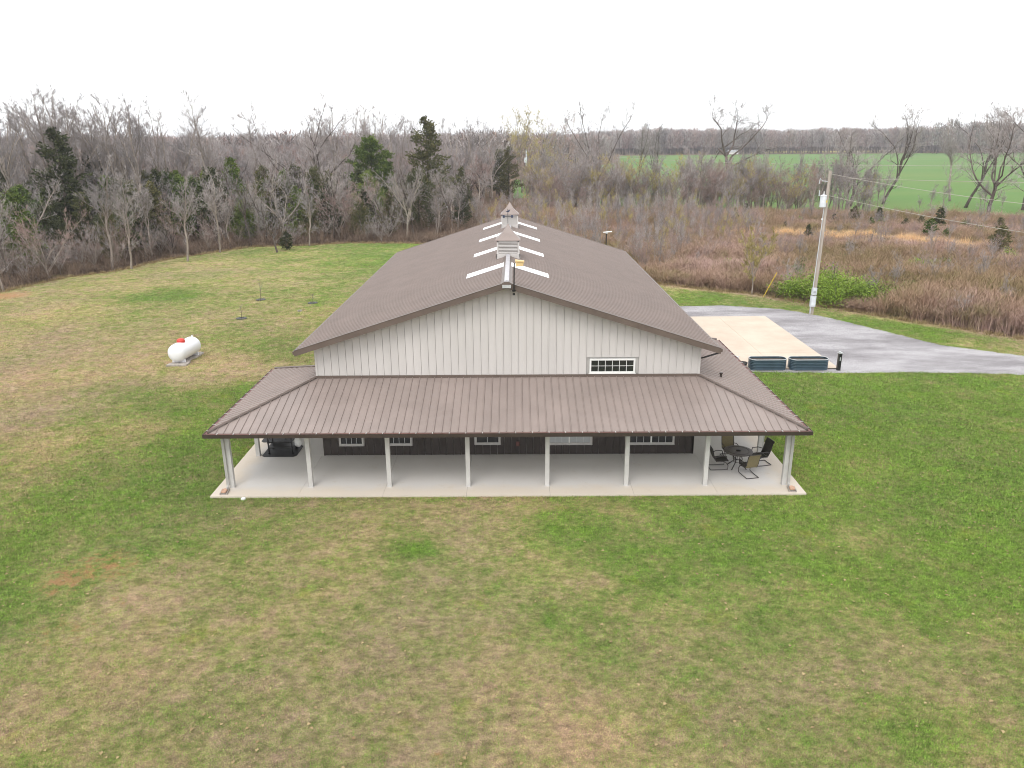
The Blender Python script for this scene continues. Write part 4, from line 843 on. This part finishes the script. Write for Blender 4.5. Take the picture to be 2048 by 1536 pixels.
bush(29.6, 31.0, 2.6, 2.4, 'lower green mound right of the large honeysuckle', 'bush', 9000, .08, 3)
bush(23.6, 33.4, 1.8, 1.9, 'small green bush left of the large honeysuckle', 'bush', 5000, .08, 4)
bush(45.7, 64, 1.0, 1.5, 'olive bush in the golden grass strip', 'cedar_g', 1500, .12, 5)
bush(41.4, 46.6, 1.6, 1.7, 'bright green bush in the middle of the right brush', 'bush', 1600, .12, 6)
bush(43.9, 47.4, 1.2, 1.5, 'dull green bush right of the bright one in the brush', 'cedar_b', 1200, .12, 7)
bush(27.2, 41.4, 1.0, 2.5, 'sparse green bush left of the pole in the brush', 'cedar_g', 1000, .12, 8)
bush(50.3, 44.7, 1.2, 1.8, 'green bush at the right picture edge', 'cedar_g', 1400, .12, 9)
bush(34.6, 23.6, 1.0, 2.0, 'yellow green young shrub at the right brush edge', 'bush', 900, .1, 10)

_r = random.Random(77)
for i, (x, y) in enumerate([(33, 34), (38, 33), (43, 37), (30, 46), (36, 52), (48, 40), (27, 54), (22, 48), (52, 50), (60, 56), (40, 58), (31, 28), (37, 25.5), (56, 86), (66, 84), (46, 92), (72, 76), (64, 74)]):
    bush(x+_r.uniform(-1, 1), y+_r.uniform(-1, 1), _r.uniform(.6, 1.3), _r.uniform(1.3, 2.3), 'small olive green shrub half buried in the brown brush field', _r.choice(['cedar_g', 'bush', 'cedar_b']), 900, .09, 40+i)
# --- rest of the woods, tree by tree: kinds by zone
def rndpt(poly, r):
    xs_ = [p[0] for p in poly]; ys_ = [p[1] for p in poly]
    while 1:
        x, y = r.uniform(min(xs_), max(xs_)), r.uniform(min(ys_), max(ys_))
        if inpoly(np.array([x]), np.array([y]), poly)[0]: return x, y
r = random.Random(11)
for x, y, h in [(-68, 70, 17.5), (-66, 74, 18.5), (-63, 72, 18), (-70, 78, 18.5), (-56, 70, 17), (-62, 77, 18.8), (-57, 78, 18), (-75, 76, 18), (-54, 79, 18.2), (-49, 79, 17.5), (-59, 88, 18), (-28, 108, 17.6), (-24, 116, 18), (-17, 118, 17.5), (-9, 130, 17.2), (-34, 106, 17.2)]:
    ms, hp = proto('tall', r.randint(0, 2), 18, 'bark', 'twig', 1.35); place('bare_tree', ms, hp, x, y, h, 'tall upright bare tree reaching above the woods among its close neighbours', 'tree', 'tall upright bare trees on the skyline')
zoneA = [(-47, 38), (-46, 46), (-42.5, 49.5), (-41, 58), (-35, 69), (-27, 70), (-12, 72), (-6, 76), (-8, 112), (-38, 112), (-80, 95), (-82, 60), (-62, 36)]
for i in range(150):
    x, y = rndpt(zoneA, r); k = r.choice(['slim', 'slim', 'pink', 'oval', 'wide', 'tall'])
    edge = y < 70+.0*x
    h = r.uniform(7, 11.5) if k != 'pink' else r.uniform(5, 8)
    tm, km = ('bark' if r.random() < .6 else 'bark_dark'), ('twig_pink' if k == 'pink' else 'twig')
    (ms, hp) = proto(k, (i % 3 if k in ('slim', 'pink', 'oval', 'tall') else i % 2)+20, 9, tm, km, .55)
    lab, grp = {'pink': ('bushy reddish bare tree in the understorey of the left woods', 'reddish bushy trees in the left woods'), 'wide': ('low spreading bare tree among the left woods', 'spreading bare trees in the left woods')}.get(k, ('slender grey bare tree standing among the left woods', 'slender bare trees in the left woods'))
    place('bare_tree', ms, hp, x, y, h, lab, 'tree', grp)
for i in range(46):
    t_ = r.random(); pl = [(-46.5, 38), (-45.5, 46), (-42.3, 49.5), (-40.2, 58), (-34.5, 68.6), (-27, 69.5), (-13, 71.5)]; q = t_*5.99; k = int(q); x = pl[k][0]+(pl[k+1][0]-pl[k][0])*(q-k)-r.uniform(.2, 5); y = pl[k][1]+(pl[k+1][1]-pl[k][1])*(q-k)+r.uniform(.2, 4)
    ms, hp = proto('pink', i % 3+20, 9, 'bark', ['twig', 'twig_pink'][i % 2], .75); place('bare_tree', ms, hp, x, y, r.uniform(2.5, 5.5), 'low bushy bare tree branching from the ground along the wood edge', 'tree', 'low bushy trees along the wood edge')
for i in range(52):
    x, y = rndpt(zoneA, r)
    if y < 62 and x > -50: continue
    cedar(x, y, r.uniform(4.5, 9), r.choice([0, 1, 2]), 'dull green cedar growing among the bare trees of the left woods', 'cedars in the left woods', r.choice(['cedar', 'cedar', 'cedar_g']))
zoneF = [(-60, 48), (-46, 50), (-42, 62), (-36, 74), (-26, 78), (-14, 80), (-12, 90), (-40, 92), (-66, 76)]
for i in range(34):
    x, y = rndpt(zoneF, r); cedar(x, y, r.uniform(5.5, 9.5), r.choice([0, 1, 2, 3]), 'green cedar behind the front row of bare trees on the left', 'front cedars in the left woods', r.choice(['cedar', 'cedar_g', 'cedar_g']))
def where(x, y):
    p = 1024+1511*(x-.3)/(y+29.6)
    for lim, nm in ((90, 'at the left picture edge'), (200, 'below the left skyline cluster'), (330, 'below the three close upright trees'), (460, 'near the bright pointed cedar'), (600, 'above the low cedar at the lawn edge'), (720, 'left of the large rounded green cedar'), (840, 'near the white barked tree'), (1000, 'just left of the rear cupola'), (1200, 'right of the rear cupola'), (1400, 'left of the gnarled tree'), (1580, 'by the gnarled tree'), (1700, 'behind the near utility pole'), (1850, 'right of the near utility pole'), (9999, 'near the right picture edge')):
        if p < lim: return nm+(', at the front' if y < 64 else ', farther back' if y > 85 and p < 1000 else '')
for o in list(C.objects):
    if o.get('group') in ('slender bare trees in the left woods', 'reddish bushy trees in the left woods', 'spreading bare trees in the left woods', 'cedars in the left woods', 'front cedars in the left woods', 'low bushy trees along the wood edge', 'tall upright bare trees on the skyline', 'small shrubs in the brush field'):
        b = {'small shrubs in the brush field': 'small olive green shrub in the brush', 'slender bare trees in the left woods': 'slender grey bare tree', 'reddish bushy trees in the left woods': 'reddish bushy bare tree', 'spreading bare trees in the left woods': 'spreading bare tree', 'cedars in the left woods': 'dull green cedar', 'front cedars in the left woods': 'fresh green cedar', 'low bushy trees along the wood edge': 'low bushy bare tree', 'tall upright bare trees on the skyline': 'tall skyline bare tree'}[o['group']]
        o['label'] = b+' '+where(o.location.x, o.location.y)
zoneC = [(8, 112), (22, 108), (45, 104), (64, 102), (60, 118), (30, 150), (4, 170)]
for i in range(52):
    x, y = rndpt(zoneC, r); k = r.choice(['slim', 'pink', 'wide', 'oval']); (ms, hp) = proto(k, (i % 3 if k in ('slim', 'pink', 'oval') else i % 2)+10, 9, 'bark', r.choice(['twig', 'twig_pink', 'twig_bud'] if k != 'wide' else ['twig']), 1.1)
    place('bare_tree', ms, hp, x, y, r.uniform(5.5, 10.5), 'small bare tree in the field hedgerow '+where(x, y), 'tree', 'small trees in the field hedgerow')
for i in range(46):
    x, y = rndpt([(4, 120), (30, 110), (64, 106), (62, 114), (30, 122), (6, 140)], r); (ms, hp) = proto('slim', i % 3+10, 9, 'bark', 'twig', 1.1)
    place('bare_tree', ms, hp, x, y, r.uniform(8, 13.5), 'tall thin bare tree in the field hedgerow '+where(x, y), 'tree', 'tall thin trees in the field hedgerow')
zoneD = [(64, 104), (84, 92), (110, 74), (116, 84), (90, 110), (66, 122)]
for i in range(14):
    x, y = rndpt(zoneD, r); (ms, hp) = proto('slim', i % 3+10, 9, 'bark', 'twig', 1.1); place('bare_tree', ms, hp, x, y, r.uniform(3, 7), 'small bare tree before the right hand field '+where(x, y), 'tree', 'small trees before the right field')

# ------------------------------------------------------------------ scattered stuff through geometry nodes
def lib(name, meshes):
    col = bpy.data.collections.new(name)
    for i, me in enumerate(meshes):
        o = bpy.data.objects.new('%s_%02d' % (name, i), me); col.objects.link(o)
    return col
def scatter(name, pts, rz, sc, idx, col, tilt=None, attrs=None, kind='stuff', label=None, cat=None):
    me = bpy.data.meshes.new(name); me.vertices.add(len(pts)); me.vertices.foreach_set('co', np.asarray(pts, np.float32).ravel())
    rot = np.zeros((len(pts), 3), np.float32); rot[:, 2] = rz
    if tilt is not None: rot[:, 0] = tilt
    a = me.attributes.new('rot', 'FLOAT_VECTOR', 'POINT'); a.data.foreach_set('vector', rot.ravel())
    s3 = np.asarray(sc, np.float32); s3 = s3 if s3.ndim == 2 else np.repeat(s3[:, None], 3, 1)
    a = me.attributes.new('sc', 'FLOAT_VECTOR', 'POINT'); a.data.foreach_set('vector', s3.astype(np.float32).ravel())
    a = me.attributes.new('idx', 'INT', 'POINT'); a.data.foreach_set('value', np.asarray(idx, np.int32))
    for k, v in (attrs or {}).items():
        a = me.attributes.new(k, 'FLOAT', 'POINT'); a.data.foreach_set('value', np.asarray(v, np.float32))
    me.update(); o = tag(put(name, me), label, cat, None, kind)
    ng = bpy.data.node_groups.new(name+'_nodes', 'GeometryNodeTree')
    ng.interface.new_socket('Geometry', in_out='INPUT', socket_type='NodeSocketGeometry'); ng.interface.new_socket('Geometry', in_out='OUTPUT', socket_type='NodeSocketGeometry')
    N, L = ng.nodes, ng.links; gi = N.new('NodeGroupInput'); go = N.new('NodeGroupOutput')
    mp = N.new('GeometryNodeMeshToPoints'); L.new(gi.outputs[0], mp.inputs[0])
    ci = N.new('GeometryNodeCollectionInfo'); ci.inputs['Collection'].default_value = col; ci.inputs['Separate Children'].default_value = True; ci.inputs['Reset Children'].default_value = True
    ip = N.new('GeometryNodeInstanceOnPoints'); ip.inputs['Pick Instance'].default_value = True
    def at(nm, ty): n_ = N.new('GeometryNodeInputNamedAttribute'); n_.data_type = ty; n_.inputs['Name'].default_value = nm; return n_.outputs['Attribute']
    e2r = N.new('FunctionNodeEulerToRotation'); L.new(at('rot', 'FLOAT_VECTOR'), e2r.inputs[0])
    L.new(mp.outputs[0], ip.inputs['Points']); L.new(ci.outputs[0], ip.inputs['Instance']); L.new(at('idx', 'INT'), ip.inputs['Instance Index']); L.new(e2r.outputs[0], ip.inputs['Rotation']); L.new(at('sc', 'FLOAT_VECTOR'), ip.inputs['Scale'])
    L.new(ip.outputs[0], go.inputs[0]); md = o.modifiers.new('scatter', 'NODES'); md.node_group = ng
    return o
nr = np.random.RandomState(5)
def fill(poly, n, falloff=None):
    P_ = np.array(poly); lo, hi = P_.min(0), P_.max(0); out = np.zeros((0, 2))
    while len(out) < n:
        q = nr.uniform(lo, hi, (n*2, 2)); q = q[inpoly(q[:, 0], q[:, 1], poly)]
        if falloff is not None: q = q[nr.rand(len(q)) < falloff(q)]
        out = np.vstack([out, q])
    return out[:n]
# grass tufts
def tuft(seed, n, h, sp, w):
    r = random.Random(seed); K = MB()
    for i in range(n):
        a = r.uniform(0, 6.28); p = Vector((r.gauss(0, sp), r.gauss(0, sp), -.005)); d = Vector((math.cos(a)*r.uniform(.2, 1.1), math.sin(a)*r.uniform(.2, 1.1), 1)).normalized(); L = h*r.uniform(.6, 1.2); s = Vector((-math.sin(a), math.cos(a), 0))*w
        K.add([p-s, p+s, p+d*L+Vector((0, 0, -L*.1))], [(0, 1, 2)])
    return K
tufts = lib('grass_tuft', [tuft(i, 16, .055, .075, .007).mesh('tuft', M['blade']) for i in range(4)])
near = [(-24, -19), (24, -19), (40, 2), (34, 19), (24, 31), (13, 40), (-4, 64), (-13, 70), (-33, 68), (-47, 38), (-52, 22), (-34, 2)]
pts = fill(near, 420000, lambda q: np.clip(1.3*(24/(q[:, 1]+43))**2.4, .03, 1))
ok = ~((np.abs(pts[:, 0]) < 11.23) & (pts[:, 1] > -3.9) & (pts[:, 1] < 28)) & ~inpoly(pts[:, 0], pts[:, 1], gravel_edge) & inpoly(pts[:, 0], pts[:, 1], lawn_poly); pts = pts[ok]
g_, s_ = [], []
for i in range(0, len(pts), 20000): a, b = green_at(pts[i:i+20000, 0], pts[i:i+20000, 1]); g_.append(a); s_.append(b)
g_ = np.concatenate(g_); s_ = np.concatenate(s_); ok = nr.rand(len(pts)) > s_*.8; pts, g_, s_ = pts[ok], g_[ok], s_[ok]
dist = np.hypot(pts[:, 0], pts[:, 1]+29.6); u_ = nr.rand(len(pts)); big = np.where(u_ < .09, 1.35, 1.); g_ = g_+np.where(u_ < .09, .3, 0)-np.where(u_ > .9, .35, 0)
scatter('grass', np.c_[pts, np.full(len(pts), GZ)], nr.uniform(0, 6.28, len(pts)), np.clip(.75+.35*g_+nr.uniform(-.2, .3, len(pts)), .5, 1.6)*np.clip(dist/22, .9, 1.5)*big, nr.randint(0, 4, len(pts)), tufts, attrs={'green': g_, 'soil': s_}, label='short mown grass of mixed green and dry tan blades', cat='grass')
# longer grass along the slab and gravel edges
def along(poly, step, off):
    out = []
    for i in range(len(poly)-1):
        a = Vector(poly[i]); b = Vector(poly[i+1]); k = max(1, int((b-a).length/step))
        for j in range(k): p = a.lerp(b, j/k); out.append((p.x+nr.uniform(-off, off), p.y+nr.uniform(-off, off)))
    return out
ed = np.array(along([(-11.27, 12), (-11.27, -3.94), (11.27, -3.94), (11.27, 11)], .035, .05)+along(gravel_edge[30:], .12, .12))
g2, s2 = green_at(ed[:, 0], ed[:, 1]); scatter('grass_edge', np.c_[ed, np.full(len(ed), GZ)], nr.uniform(0, 6.28, len(ed)), nr.uniform(.9, 1.9, len(ed)), nr.randint(0, 4, len(ed)), tufts, attrs={'green': g2+.15, 'soil': s2*0}, label='longer grass fringe along the slab and gravel edges', cat='grass')
# brush
def brush_mesh(seed, h, sp, n, mat, w=.012, arch=.5):
    r = random.Random(seed); K = MB()
    for i in range(n):
        a = r.uniform(0, 6.28); p = Vector((r.gauss(0, sp*.45), r.gauss(0, sp*.45), -.02)); L = h*r.uniform(.55, 1.1); d = Vector((math.cos(a)*r.uniform(.05, arch), math.sin(a)*r.uniform(.05, arch), 1)).normalized()
        m1 = p+d*L*.55; e = m1+(d+Vector((math.cos(a)*arch*.6, math.sin(a)*arch*.6, -.1))).normalized()*L*.5; s = Vector((-math.sin(a), math.cos(a), 0))*w
        K.add([p-s, p+s, m1+s*.7, m1-s*.7, e], [(0, 1, 2, 3), (3, 2, 4)])
        for j in range(9):
            t = r.uniform(.2, 1); q = (p.lerp(m1, t*2) if t < .5 else m1.lerp(e, t*2-1)); b = r.uniform(0, 6.28); td = (d*.5+Vector((math.cos(b), math.sin(b), .1))*1.0).normalized(); tl = L*r.uniform(.15, .35); ss = Vector((-math.sin(b), math.cos(b), 0))*w*.6
            K.add([q-ss, q+ss, q+td*tl], [(0, 1, 2)])
    return K.mesh('brush', mat)
BR = lib('bramble', [brush_mesh(i, 1.0, .6, 26, M['brush'], .013, .7+.45*(i % 3)) for i in range(6)])
BU = lib('undergrowth_stem', [brush_mesh(20+i, 1.0, .7, 18, M['under'], .014, .5+.25*(i % 3)) for i in range(6)])
zoneB = [(-2, 74), (8, 49), (13.9, 40.4), (17.2, 37.9), (20.9, 35.5), (24.1, 31.9), (26.7, 28.4), (29.0, 25.3), (31.4, 22.9), (34.4, 19.6), (60, 4), (100, 30), (112, 72), (84, 94), (66, 106), (45, 110), (20, 114), (2, 120), (-6, 112)]
n = 24000; pts = fill(zoneB, n, lambda q: np.clip((50/(np.hypot(q[:, 0], q[:, 1]+30)))**1.3, .1, 1))
def vnoise(p, sc, seed):
    g = np.random.RandomState(seed).rand(128, 128); u = p/sc; i = np.floor(u).astype(int); f_ = u-i; f_ = f_*f_*(3-2*f_); i %= 127
    a = g[i[:, 0], i[:, 1]]; b = g[i[:, 0]+1, i[:, 1]]; c_ = g[i[:, 0], i[:, 1]+1]; d = g[i[:, 0]+1, i[:, 1]+1]
    return (a*(1-f_[:, 0])+b*f_[:, 0])*(1-f_[:, 1])+(c_*(1-f_[:, 0])+d*f_[:, 0])*f_[:, 1]
hm = .45+1.3*vnoise(pts+200, 3.2, 1)**1.5+.9*vnoise(pts+200, 9, 2)+nr.uniform(-.2, .3, n)+(nr.rand(n) < .03)*1.2
# taller tangle near the drive
dn = np.exp(-((pts[:, 0]-34)**2+(pts[:, 1]-27)**2)/90)
hm = hm+dn*1.3; hm = hm*(1-.75*np.exp(-((pts[:, 0]-26.6)**2+(pts[:, 1]-31)**2)/14)); gold = inpoly(pts[:, 0], pts[:, 1], [(36, 79), (47, 79), (62, 62), (59, 56), (46, 66), (34, 74)]); hm[gold] *= .45
hm = hm*np.clip(1.15-.008*(np.hypot(pts[:, 0], pts[:, 1]+30)-60), .5, 1.2); hm = np.where(pts[:, 1] > 84, hm*1.5, hm)
scatter('brush', np.c_[pts, np.full(n, -.13)], nr.uniform(0, 6.28, n), np.c_[nr.uniform(.9, 1.6, n), nr.uniform(.9, 1.6, n), np.clip(hm, .4, 2.6)], nr.randint(0, 6, n), BR, label='tangled leafless brown brush covering the field right of the barn', cat='brush')
# undergrowth along the left wood edge and inside
zA2 = [(-60, 8), (-49.6, 29.5), (-46.6, 38), (-45.2, 45.6), (-42.2, 48.8), (-40.2, 57.2), (-34, 68.2), (-27, 68.9), (-21.4, 71.6), (-13.4, 70.6), (-6, 70), (-6, 112), (-40, 114), (-90, 92), (-90, 30)]
n = 7000; pts = fill(zA2, n, lambda q: np.clip((60/(np.hypot(q[:, 0], q[:, 1]+30)))**1.5, .15, 1))
scatter('undergrowth', np.c_[pts, np.full(n, -.13)], nr.uniform(0, 6.28, n), np.c_[nr.uniform(.8, 1.7, n), nr.uniform(.8, 1.7, n), nr.uniform(.3, 1.3, n)*np.where(nr.rand(n) < .22, 2.6, 1)], nr.randint(0, 6, n), BU, label='brown leafless undergrowth at the foot of the left woods', cat='undergrowth')
# golden grass
def blades(seed, n, h, sp, w, mat):
    K = tuft(seed, n, h, sp, w); return K.mesh('dry_tuft', mat)
GD = lib('dry_tuft', [blades(40+i, 46, 1.0, .16, .014, M['dry']) for i in range(3)])
gp = fill([(36, 77), (46, 78), (56, 66), (59.5, 57), (52, 61), (44, 69), (38, 73)], 520, lambda q: .03+.97*(vnoise(q+100, 1.7, 4) > .52)); gp2 = fill([(30, 77), (34, 78), (34, 75), (30, 75)], 60); gp = np.vstack([gp, gp2]); n = len(gp)
scatter('dry_grass', np.c_[gp, np.full(n, -.13)], nr.uniform(0, 6.28, n), np.c_[nr.uniform(.6, 1.1, n), nr.uniform(.6, 1.1, n), nr.uniform(.6, 1.7, n)], nr.randint(0, 3, n), GD, label='strip of tall golden dry grass in the brush', cat='dry grass')
TG = lib('tan_tuft', [blades(60+i, 36, .45, .16, .012, M['sage']) for i in range(3)])
ed = np.array(along(lawn_poly[3:22], .13, .45)); n = len(ed); scatter('rough_grass', np.c_[ed, np.full(n, GZ-.03)], nr.uniform(0, 6.28, n), nr.uniform(.4, 1.1, n), nr.randint(0, 3, n), TG, label='rough tan grass where the lawn meets brush and woods', cat='rough grass')
# canopy of the far woods
def far_tree(seed, H, tm, km, n=260, sw=.10, tr=.16):
    r = random.Random(seed); K = MB(); W_ = H*.28
    K.cur = 0; K.tube([(0, 0, -.2), (r.gauss(0, .3), r.gauss(0, .3), H*.5), (0, 0, H*.9)], [tr, tr*.7, tr*.2], 4, False)
    for j in range(12):
        t = r.uniform(.3, .85); a = r.uniform(0, 6.28); L = W_*r.uniform(.6, 1.1)*(1.2-t*.6); K.tube([(0, 0, t*H), (math.cos(a)*L*.6, math.sin(a)*L*.6, t*H+L*.6), (math.cos(a)*L, math.sin(a)*L, min(H, t*H+L*1.3))], [tr*.4, tr*.28, tr*.1], 3, False)
    K.cur = 1
    for i in range(n):
        t = r.random(); z = H*(.28+.72*t); a = r.uniform(0, 6.28); rr = W_*math.sin(PI*min(1, .12+t*.82))**.6*r.random()**.45; p = Vector((math.cos(a)*rr, math.sin(a)*rr, z)); d = Vector((math.cos(a)*.5+r.gauss(0, .35), math.sin(a)*.5+r.gauss(0, .35), 1)).normalized(); L = r.uniform(.8, 1.9); s = Vector((-math.sin(a), math.cos(a), 0))*sw*r.uniform(.3, 1)
        K.add([p-s, p+s, p+d*L], [(0, 1, 2)])
    return K.mesh('far_tree', [M[tm], M[km]])
FT = lib('far_tree', [tree_mesh(300+i, 12, ['tall', 'oval', 'slim', 'tall', 'oval', 'wide'][i], M[['bark', 'bark_dark'][i % 2]], M[['twig', 'twig_pink', 'twig', 'twig', 'twig', 'twig_pink'][i]], .8, True, 2.0) for i in range(6)])
FT2 = lib('distant_tree', [far_tree(50+i, 12, 'bark_dark', ['twig', 'twig_pink', 'twig'][i % 3], 150, .22) for i in range(5)])
def woods(name, poly, n, h0, h1, col, k, lab, fo=None):
    q = fill(poly, n, fo); s = (h0+(h1-h0)*np.clip(vnoise(q+3000, 26, 9)*.75+nr.uniform(0, .35, n), 0, 1.05))/12; scatter(name, np.c_[q, np.full(n, -.14)], nr.uniform(0, 6.28, n), np.c_[s*nr.uniform(.9, 1.5, n), s*nr.uniform(.9, 1.5, n), s], nr.randint(0, k, n), col, label=lab, cat='woods')
woods('woods', [(-82, 62), (-80, 96), (-40, 113), (-6, 118), (-2, 176), (-2, 230), (-330, 230), (-240, 100), (-120, 50)], 1900, 8, 14.5, FT, 6, 'bare woods stretching away behind the left trees', lambda q: np.clip((100/np.hypot(q[:, 0], q[:, 1]))**1.0, .15, 1))
woods('far_woods', [(-500, 230), (-4, 236), (54, 428), (80, 616), (84, 900), (-1100, 900)], 5200, 10.5, 16, FT2, 5, 'distant bare woodland reaching the horizon', lambda q: np.clip((300/np.hypot(q[:, 0], q[:, 1]))**1.5, .1, 1))
woods('horizon_woods', [(84, 640), (200, 640), (420, 630), (760, 645), (900, 505), (1500, 700), (1300, 1500), (84, 1500)], 6000, 13, 22, FT2, 5, 'long dark tree line on the horizon beyond the green field', lambda q: np.clip((620/np.hypot(q[:, 0], q[:, 1]))**2.5, .05, 1))
woods('skyline_woods', [(330, 585), (420, 575), (560, 570), (560, 600), (420, 612), (330, 612)], 130, 18, 26, FT2, 5, 'raised clump of bare woods on the skyline behind the broad tree')
FT3 = lib('hedge_tree', [tree_mesh(80+i, 8, ['oval', 'slim', 'pink', 'slim'][i], M['bark'], M[['twig', 'twig', 'twig_pink', 'twig_bud'][i]], .6, True, 1.6) for i in range(4)])
q = fill([(6, 112), (20, 112), (46, 109), (66, 105), (66, 110), (46, 118), (20, 130), (2, 150)], 250); n = len(q); s = nr.uniform(3.5, 10.5, n)/8
scatter('hedgerow', np.c_[q, np.full(n, -.14)], nr.uniform(0, 6.28, n), np.c_[s, s, s], nr.randint(0, 4, n), FT3, label='dense thicket of thin saplings along the field edge', cat='thicket')

TH = fill([(-4, 72), (6, 52), (14, 46), (24, 62), (38, 84), (34, 106), (2, 118), (-8, 110)], 560); n = len(TH); s = nr.uniform(1.8, 4.8, n)/8
scatter('thicket', np.c_[TH, np.full(n, -.14)], nr.uniform(0, 6.28, n), np.c_[s*.8, s*.8, s], nr.choice([1, 2, 1, 2, 1, 3], n), FT3, label='thicket of thin reddish saplings close behind the barn roof', cat='thicket')
SQ = fill([(16, 39), (24, 33), (29.5, 26), (34, 21), (60, 10), (100, 40), (84, 90), (60, 100), (40, 100), (20, 70)], 330); n = len(SQ); s = nr.uniform(1.4, 3.6, n)/8
scatter('brush_saplings', np.c_[SQ, np.full(n, -.14)], nr.uniform(0, 6.28, n), np.c_[s, s, s], nr.choice([1, 2, 0, 2], n), FT3, label='thin leafless saplings scattered through the brown brush field', cat='saplings')
# fallen leaves and pale flecks on the lawn
lf = lib('dead_leaf', [MB().add([(-.03, -.01, .0), (.01, -.025, .012), (.035, .0, .004), (.0, .026, .016)], [(0, 1, 2), (0, 2, 3)]).mesh('dead_leaf', M['sage']) for _ in range(2)])
LP_ = fill([(-24, -18), (24, -18), (30, 4), (12, 6), (12, -4), (-12, -4), (-12, 10), (-34, 20), (-30, 0)], 2600); n = len(LP_)
scatter('leaf_litter', np.c_[LP_, nr.uniform(-.05, -.02, n)], nr.uniform(0, 6.28, n), nr.uniform(.7, 1.9, n), nr.randint(0, 2, n), lf, label='scattered pale dead leaves lying on the lawn', cat='leaf litter')
# ------------------------------------------------------------------ haze
hz = MB().box(-4100, 4100, -430, 6100, -1.3, 30).mesh('haze', Mat('haze_air').m); hm_ = hz.materials[0]; nn = hm_.node_tree.nodes; nn.clear()
pv = nn.new('ShaderNodeVolumePrincipled'); pv.inputs['Density'].default_value = .0003; pv.inputs['Color'].default_value = (.86, .88, .94, 1); pv.inputs['Anisotropy'].default_value = .2
om = nn.new('ShaderNodeOutputMaterial'); hm_.node_tree.links.new(pv.outputs[0], om.inputs['Volume'])
USE_HAZE = True
if USE_HAZE: tag(put('haze', hz), kind='stuff')
